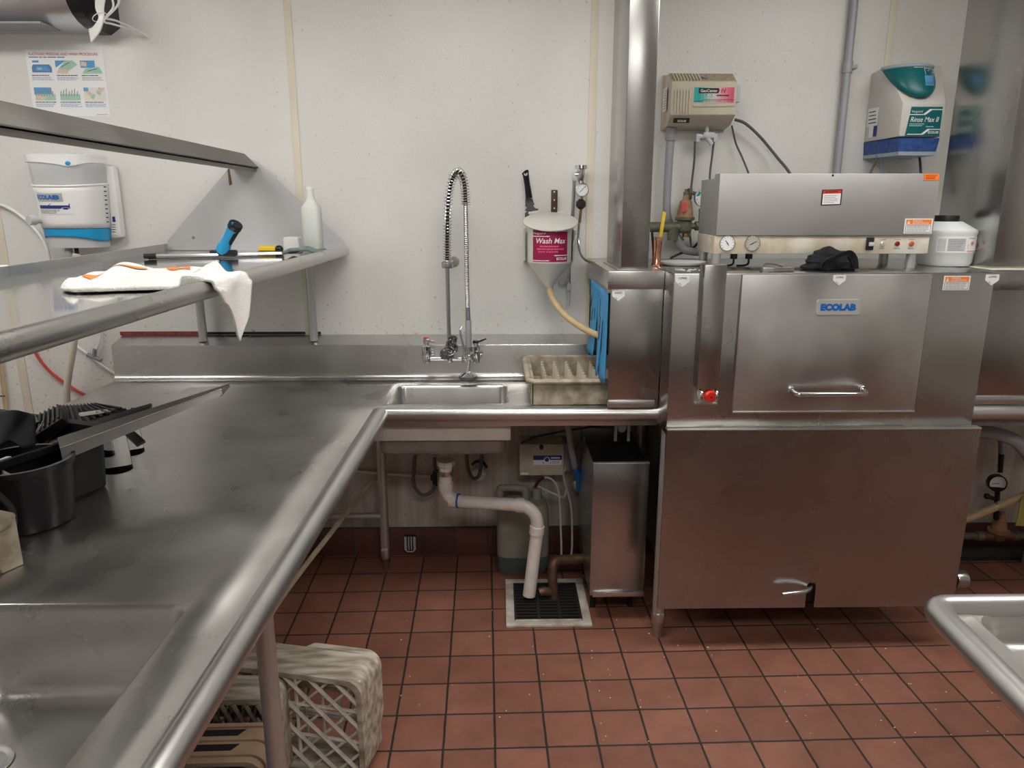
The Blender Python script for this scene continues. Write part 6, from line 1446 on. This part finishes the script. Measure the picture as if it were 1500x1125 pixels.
# bus tub
far=at(158,713,Z=DZ)+V((.014,.012,0)); ang=-math.radians(22); R_=Matrix.Rotation(ang,4,'Z')
BT=thing('bus_tub','black plastic bus tub heaped with black kitchen parts on the table','tub',(0,0,0))
def tubsec(a,zz,r=.03,n=6):
    L_,W_=.52+a*2,.36+a*2; out=[]
    for cx,cy,st in ((-r,-r,0),(-L_+r,-r,1),(-L_+r,-W_+r,2),(-r,-W_+r,3)):
        for k in range(n+1): an=(st+k/n)*PI/2; out.append(V((cx+a+r*math.cos(an),cy+a+r*math.sin(an),zz)))
    return out
th=at(165,640,X=far.x+.006,).z if False else .165
rings=[tubsec(-.012,.0005,.02),tubsec(-.006,.006),tubsec(.0,th-.02),tubsec(.014,th-.018),tubsec(.014,th),tubsec(.008,th+.002),tubsec(-.004,th-.004),tubsec(-.012,.01)]
loft(rings).build('tub','black',BT); BT.location=far+V((0,0,.0008)); BT.rotation_euler=(0,0,ang)
hm=MB(); hm.tube(smooth_path([V((-.0+.006,-.24,th-.045)),V((.014,-.22,th-.03)),V((.014,-.14,th-.03)),V((.006,-.12,th-.045))],5),.006,8); hm.build('handle','black',BT)
# black pail
pq=at(46,792,Z=DZ); pc=V((at(108,725,Y=pq.y+.10).x-.115,pq.y+.10,DZ+.0008)); 
PL=thing('pail','round black plastic pail with a curved strap at the left edge of the table','pail',pc)
ph=.158
MB().lathe([(0,0),(.090,0),(.097,.006),(.110,ph*.9),(.115,ph*.92),(.115,ph),(.106,ph),(.094,.012),(0,.010)],pc,(0,0,1),44).build('shell','blackg',PL)
st=smooth_path([pc+V((-.11,-.09,.155)),pc+V((-.05,-.135,.165)),pc+V((.02,-.145,.150)),pc+V((.062,-.138,.095)),pc+V((.055,-.132,.04)),pc+V((.03,-.128,.012))],8)
MB().tube(st,.0085,10,flat=.45).build('strap','rubber',PL)
# its contents
one('paper_scrap',MB().hexa([pc+V((-.06,-.03,ph-.05)),pc+V((-.01,-.03,ph-.045)),pc+V((-.01,.03,ph-.05)),pc+V((-.06,.03,ph-.05)),pc+V((-.04,-.03,ph+.004)),pc+V((-.03,-.03,ph+.006)),pc+V((-.03,.02,ph)),pc+V((-.04,.02,ph))]),'paper','small white paper scrap inside the black pail','paper')
# louvre panels and bars heaped on the tub
def slab(name,corners,t_,mat,label,cat,ribs=0,rmat=None,group=None):
    """four world corners of the top face, thickness down"""
    c=[V(p) for p in corners]; n_=(c[1]-c[0]).cross(c[3]-c[0]).normalized()
    if n_.z<0: n_=-n_
    t=thing(name,label,cat,sum(c,V())/4-V((0,0,t_)),group)
    MB().hexa([p-n_*t_ for p in c]+c,.002).build('panel',mat,t)
    if ribs:
        m_=MB()
        for k in range(ribs):
            a=(k+.25)/ribs; b_=(k+.65)/ribs
            p=[c[0].lerp(c[1],a),c[0].lerp(c[1],b_),c[3].lerp(c[2],b_),c[3].lerp(c[2],a)]
            q_=[x.lerp(sum(p,V())/4,.08) for x in p]; m_.hexa(q_+[x+n_*.007 for x in q_],.001)
        m_.build('ribs',rmat or mat,t)
    return t
slab('louvre_panel',[at(48,640,Y=1.86),at(91,612,Y=1.90),at(89,592,Y=1.98),at(52,610,Y=1.96)],.03,'black','small black ribbed louvre panel tilted on top of the bus tub','panel',6,'ribk')
slab('louvre_panel',[at(88,640,Y=1.90),at(185,598,Y=2.00),at(140,592,Y=2.14),at(92,594,Y=2.08)],.02,'black','large black ribbed louvre panel behind the tilted small one','panel',10,'ribk')
slab('flat_bar',[at(70,652,Y=1.86),at(219,599,Y=1.98),at(222,590,Y=2.02),at(80,630,Y=1.92)],.010,'black','long flat black bar lying beside the grey angle rail','bar')
q_=[at(176,629,Y=1.93),at(200,652,Y=1.86),at(213,645,Y=1.88),at(188,623,Y=1.95)]
slab('flat_bar',q_,.008,'black','short black bar poking out under the grey angle rail','bar')
one('paper_tape',MB().prism([at(115,607,Y=2.0),at(165,600,Y=2.03),at(178,601,Y=2.02),at(140,607,Y=1.98),at(118,610,Y=1.99)],(0,.003,.004)),'papert','crumpled pale paper strip on the large louvre panel','paper')
# angle rail
a0=at(84,654,Y=1.70); a1=at(330,566,Y=2.02); d=(a1-a0); 
AR=thing('angle_rail','long grey metal angle rail lying across the bus tub and pointing to the splashback','rail',(a0+a1)/2)
k0_,k1_=at(84,641,Y=1.74),at(335,562,Y=2.05)
f0,f1=at(92,675,Y=1.66),at(326,578,Y=2.0)
md0,md1=at(88,657,Y=1.68),at(324,570,Y=2.0)
m_=MB(); m_.hexa([md0+V((0,0,-.0025)),md1+V((0,0,-.0025)),k1_+V((0,0,-.0025)),k0_+V((0,0,-.0025)),md0,md1,k1_,k0_]); m_.build('upper_flange','railg',AR)
m_=MB(); m_.hexa([f0+V((0,.002,0)),f1+V((0,.002,0)),md1+V((0,.002,0)),md0+V((0,.002,0)),f0,f1,md1,md0]); m_.build('front_flange','railg',AR)
m_=MB(); m_.tube([md0,md1],.0018,6); m_.build('bright_edge','chrome',AR)
e0,e1=at(322,575,Y=2.0),at(334,563,Y=2.05); MB().hexa([e0+V((0,0,-.012)),e1+V((0,0,-.008)),e1+V((.003,.004,-.008)),e0+V((.003,.004,-.012)),e0,e1,e1+V((.003,.004,0)),e0+V((.003,.004,0))]).build('end_clip','railg',AR)
# black cloth strap over the near edge
def clothf(u,v):
    x=-12+64*u; y=612+46*v-9*math.sin(PI*u)*(1-v)+7*math.sin(7*u+2*v)*v-8*v*v*u
    return at(x,y,Y=1.82-.12*v+.015*math.sin(9*u+4*v))
one('cloth',MB().grid(clothf,18,12),'clothb','black cloth folded over the left end of the bus tub','cloth',thick=.006)
one('tray_handle',MB().tube(path([(-10,606,2.02),(20,606.5,2.0),(48,613,1.95),(56,622,1.9)]),.008,10),'blackg','black tubular handle along the back left of the bus tub heap','handle')
one('wire',MB().tube(path([(52,634,1.845),(58,625,1.845),(64,616,1.85),(58,628,1.843),(55,634,1.843)]),.0016,6),'rose','thin copper and white wire ends on the small louvre panel','wire')
# drinking glasses upside down behind the tub
def tumbler(c,label):
    t=thing('drinking_glass',label,'glass',c,'upside down clear glasses behind the bus tub')
    h=.135; MB().lathe([(.0388,0),(.0395,.001),(.031,h),(.0,h),(.0,h-.003),(.0297,h-.003),(.0382,.001),(.0384,0)],c,(0,0,1),40).build('body','clear',t); return t
c=at(164,693,Z=DZ); tumbler(V((c.x+.004,c.y+.025,DZ+.0008)),'clear upside down glass nearest the right corner of the bus tub')
c2=at(190,668,Z=DZ); tumbler(V((c2.x-.012,c2.y+.03,DZ+.0008)),'clear upside down glass behind, under the short black bar')

# ================================================================= crates under the table
def lattice(mb,p00,pu,pv,nu,nv,r,dep):
    """diagonal bars on a panel spanned by pu and pv"""
    n_=pu.cross(pv).normalized()
    def seg(a,b,rr): mb.tube([a,b],rr,6)
    for s_ in range(-nv,nu):
        # rising diagonals
        t0,t1=max(0,-s_),min(nv,nu-s_)
        if t1-t0>.5: seg(p00+pu*((s_+t0)/nu)+pv*(t0/nv),p00+pu*((s_+t1)/nu)+pv*(t1/nv),r*.7)
    for s_ in range(1,nu+nv):
        t0,t1=max(0,s_-nu),min(nv,s_)
        if t1-t0>.5: seg(p00+pu*((s_-t0)/nu)+pv*(t0/nv)+n_*dep,p00+pu*((s_-t1)/nu)+pv*(t1/nv)+n_*dep,r)
def crate(name,label,A,u,w,W,Dp,H,mat,lat,latm,cols=4,rows=5,notch=False):
    """crate on its side, open frame to the camera; A near left bottom, u along the front, w back"""
    u,w=V(u).normalized(),V(w).normalized(); z=V((0,0,1)); t_=.012; A=V(A)
    T_=thing(name,label,'crate',A+u*W/2+w*Dp/2)
    def bx(a0,a1,b0,b1,c0,c1,mb,bev=.005): mb.hexa([A+u*x+w*y+z*zz for x,y,zz in ((a0,b0,c0),(a1,b0,c0),(a1,b1,c0),(a0,b1,c0),(a0,b0,c1),(a1,b0,c1),(a1,b1,c1),(a0,b1,c1))],bev,3)
    s_=MB(); sec=[]; r=.045
    def rr(off,y):
        out=[]; W2,H2=W-off,H-off
        for cx,cy,st in ((W2-r,H2-r,0),(off+r,H2-r,1),(off+r,off+r,2),(W2-r,off+r,3)):
            for k in range(6): an=(st+k/5)*PI/2; rad=max(.01,r-off*.3); out.append(A+u*(cx+rad*math.cos(an))+z*(cy+rad*math.sin(an))+w*y)
        return out
    R0=[rr(0,0),rr(0,Dp),rr(t_,Dp),rr(t_,0)]; n=len(R0[0]); vs=[p for q in R0 for p in q]
    fs=[(i*n+j,i*n+(j+1)%n,((i+1)%4)*n+(j+1)%n,((i+1)%4)*n+j) for i in range(4) for j in range(n)]
    s_.add(vs,fs); s_.build('shell',mat,T_)
    if notch:
        # stepped rim lug along the rear edge of the top, round the corner and part way down the side
        c0_=[(W*.46,H),(W*.50,H),(W-r,H)]+[(W-r+r*math.cos(PI/2-k/6*PI/2),H-r+r*math.sin(PI/2-k/6*PI/2)) for k in range(1,7)]+[(W,H*.38),(W,H*.30)]
        c1_=[(W*.46,H-.012),(W*.50,H-.012),(W-r,H-.012)]+[(W-r+(r-.012)*math.cos(PI/2-k/6*PI/2),H-r+(r-.012)*math.sin(PI/2-k/6*PI/2)) for k in range(1,7)]+[(W-.012,H*.38),(W-.012,H*.30)]
        m_=MB(); vs=[]; yb=Dp-.002
        for k,((xa,za),(xb,zb2)) in enumerate(zip(c0_,c1_)):
            ye=Dp+(.002 if k in (0,len(c0_)-1) else .024)
            vs+=[A+u*xa+z*za+w*yb,A+u*xa+z*za+w*ye,A+u*xb+z*zb2+w*ye,A+u*xb+z*zb2+w*yb]
        nn=len(c0_); m_.add(vs,[(4*i+j,4*i+(j+1)%4,4*i+4+(j+1)%4,4*i+4+j) for i in range(nn-1) for j in range(4)]+[(0,1,2,3),tuple(4*(nn-1)+j for j in (3,2,1,0))]); m_.build('rim_lug',mat,T_)
    l_=MB(); fx0,fx1,fz0,fz1=t_,W-t_,t_,H-t_
    lattice(l_,A+w*lat+u*fx0+z*fz0,u*(fx1-fx0),z*(fz1-fz0),cols,rows,.0062,.010)
    for k in (1/3,2/3): l_.tube([A+w*lat+u*fx0+z*(fz0+(fz1-fz0)*k),A+w*lat+u*fx1+z*(fz0+(fz1-fz0)*k)],.0055,6)
    l_.tube([A+w*lat+u*(W*.5)+z*fz0,A+w*lat+u*(W*.5)+z*fz1],.0055,6)
    l_.build('lattice',latm,T_)
    g_=MB()
    for zz in (.30,.34,.62,.66): g_.tube([A+w*(Dp*.93)+u*fx0+z*(fz0+(fz1-fz0)*zz),A+w*(Dp*.93)+u*fx1+z*(fz0+(fz1-fz0)*zz)],.005,6)
    for k in range(1,7): g_.tube([A+w*(Dp*.93)+u*(fx0+(fx1-fx0)*k/7)+z*fz0,A+w*(Dp*.93)+u*(fx0+(fx1-fx0)*k/7)+z*fz1],.005,6)
    g_.build('back_grid',latm,T_)
    return T_
# first: white crate farthest back
cH=.33
fr=at(522,1000,Z=cH); fl=at(333,975,Z=cH); br=at(557,962,Z=cH)
u=(fr-fl); u.z=0; W_=.42; uu=u.normalized(); ww=V((-uu.y,uu.x,0)); Dd=max(.13,(br-fr).dot(ww))
A=V((fr.x,fr.y,.001))-uu*(W_-.012)
crate('milk_crate','white scuffed milk crate lying on its side farthest under the table, lattice facing out',A,uu,ww,W_,Dd,cH,'crate',.022,'cratel',5,4,True)
# second: white crate in front of it
f2=at(404,1000,Z=.315); u2=V((1,-.02,0)); yf2=at(400,1026,Z=.318).y; dp2=at(400,990,Z=.318).y-yf2; A2=V((f2.x,yf2,.001))-u2*.30
crate('milk_crate','grey white milk crate between the lattice crate and the tan crate',A2,u2,(.02,1,0),.32,dp2,.318,'crate',.004,'crated',9,4)
# third: tan crate nearest
f3=at(398,1068,Z=.315); u3=V((1,.02,0)); A3=V((f3.x,f3.y-.118,.001))-u3*.36
def tan_crate():
    t=thing('tote_crate','tan plastic crate with slotted top nearest the camera under the table','crate',A3+u3*.2)
    W,Dp,H=.37,.135,.318; w3=V((-.02,1,0)); z=V((0,0,1))
    def rr(off,y,r=.04):
        out=[]
        for cx,cy,st in ((W-off-r,H-off-r,0),(off+r,H-off-r,1),(off+r,off+r,2),(W-off-r,off+r,3)):
            for k in range(6): an=(st+k/5)*PI/2; out.append(A3+u3*(cx+r*math.cos(an))+z*(cy+r*math.sin(an))+w3*y)
        return out
    R0=[rr(0,0),rr(0,Dp),rr(.012,Dp),rr(.012,0)]; n=len(R0[0])
    MB().add([p for q in R0 for p in q],[(i*n+j,i*n+(j+1)%n,((i+1)%4)*n+(j+1)%n,((i+1)%4)*n+j) for i in range(4) for j in range(n)]).build('shell','crateb',t)
    for y in (.028,.080,.128):
        Rb=[rr(-.006,y-.009),rr(-.006,y+.004),rr(.001,y+.004),rr(.001,y-.009)]
        MB().add([p for q in Rb for p in q],[(i*n+j,i*n+(j+1)%n,((i+1)%4)*n+(j+1)%n,((i+1)%4)*n+j) for i in range(4) for j in range(n)]).build('rib','crateb',t)
    for y in (.040,.092):
        p=[A3+u3*a+w3*b_+z*(H+.0004) for a,b_ in ((.04,y),(W-.085,y),(W-.07,y+.022),(.04,y+.022))]
        MB().prism(p,(0,0,.0008)).build('slot','dark',t)
    m_=MB(); m_.hexa([A3+u3*.012+w3*(Dp-.02)+z*.012,A3+u3*(W-.012)+w3*(Dp-.02)+z*.012,A3+u3*(W-.012)+w3*(Dp-.012)+z*.012,A3+u3*.012+w3*(Dp-.012)+z*.012,A3+u3*.012+w3*(Dp-.02)+z*(H-.012),A3+u3*(W-.012)+w3*(Dp-.02)+z*(H-.012),A3+u3*(W-.012)+w3*(Dp-.012)+z*(H-.012),A3+u3*.012+w3*(Dp-.012)+z*(H-.012)]); m_.build('end_wall','crateb',t)
tan_crate()
f4=at(396,1121,Z=.30); one('tote_crate',MB().box((f4.x-.40,f3.y-.30,.001),(f4.x,f3.y-.128,.315),.02,4),'crblue','blue plastic crate edge at the bottom of the frame under the table','crate')

# ================================================================= lower right counter
k0_=at(1366,890,Z=.9)
RCn=thing('prep_sink','low sided stainless basin counter with thick rolled rim in the lower right corner','counter',(1.2,.8,0))
rr_=.023; lx,fy=k0_.x+.006,k0_.y+.012; nx=at(1500,1056,Z=.89).x
dx=(nx-lx)/(fy-at(1500,1056,Z=.89).y)
def LX(y): return lx+(fy-y)*dx*.4
m_=MB(); P=[V((LX(.2),.2,.893)),V((LX(fy-.06),fy-.06,.893))]
for k in range(7): a=PI-k/6*PI/2; P.append(V((lx+.03+.03*math.cos(a),fy-.03+.03*math.sin(a),.893)))
P+=[V((1.6,fy,.893))]; m_.tube(P,rr_,18); m_.build('rolled_rim','roll',RCn)
b=MB(); basin(b,lx+.055,1.62,.1,fy-.014,.893,.055,.05,.03); b.hexa([V((x,y,z)) for z in (.886,.893) for x,y in ((LX(.1),.1),(lx+.056,.1),(lx+.056,fy-.01),(lx,fy-.01))]); b.build('basin','deck',RCn)
MB().box((lx+.25,.25,.74),(1.55,fy-.08,.80),.004).build('underframe','bowl',RCn)
for x,y in ((1.45,fy-.12),(1.45,.3)): MB().cyl((x,y,0),(x,y,.745),.021).build('leg','tube',RCn)
for x in (lx+.2,): MB().cyl((x+.18,.5,0),(x+.18,.5,.745),.021).build('leg','tube',RCn)
# ================================================================= crumbs on the floor
m_=MB(); r_=random.Random(9)
for i in range(100):
    if i<70: p=V((r_.uniform(.3,1.9),r_.uniform(1.9,2.55),.0006))
    else: p=V((r_.uniform(-.6,.6),r_.uniform(2.0,2.8),.0006))
    s_=r_.uniform(.001,.0032); m_.ball(p+V((0,0,s_*.4)),(s_*r_.uniform(.7,1.6),s_,s_*.5),6,4)
tag(m_.build('floor_crumbs','crumb',weld=False),'pale food crumbs scattered on the red floor tiles','crumbs',kind='stuff')
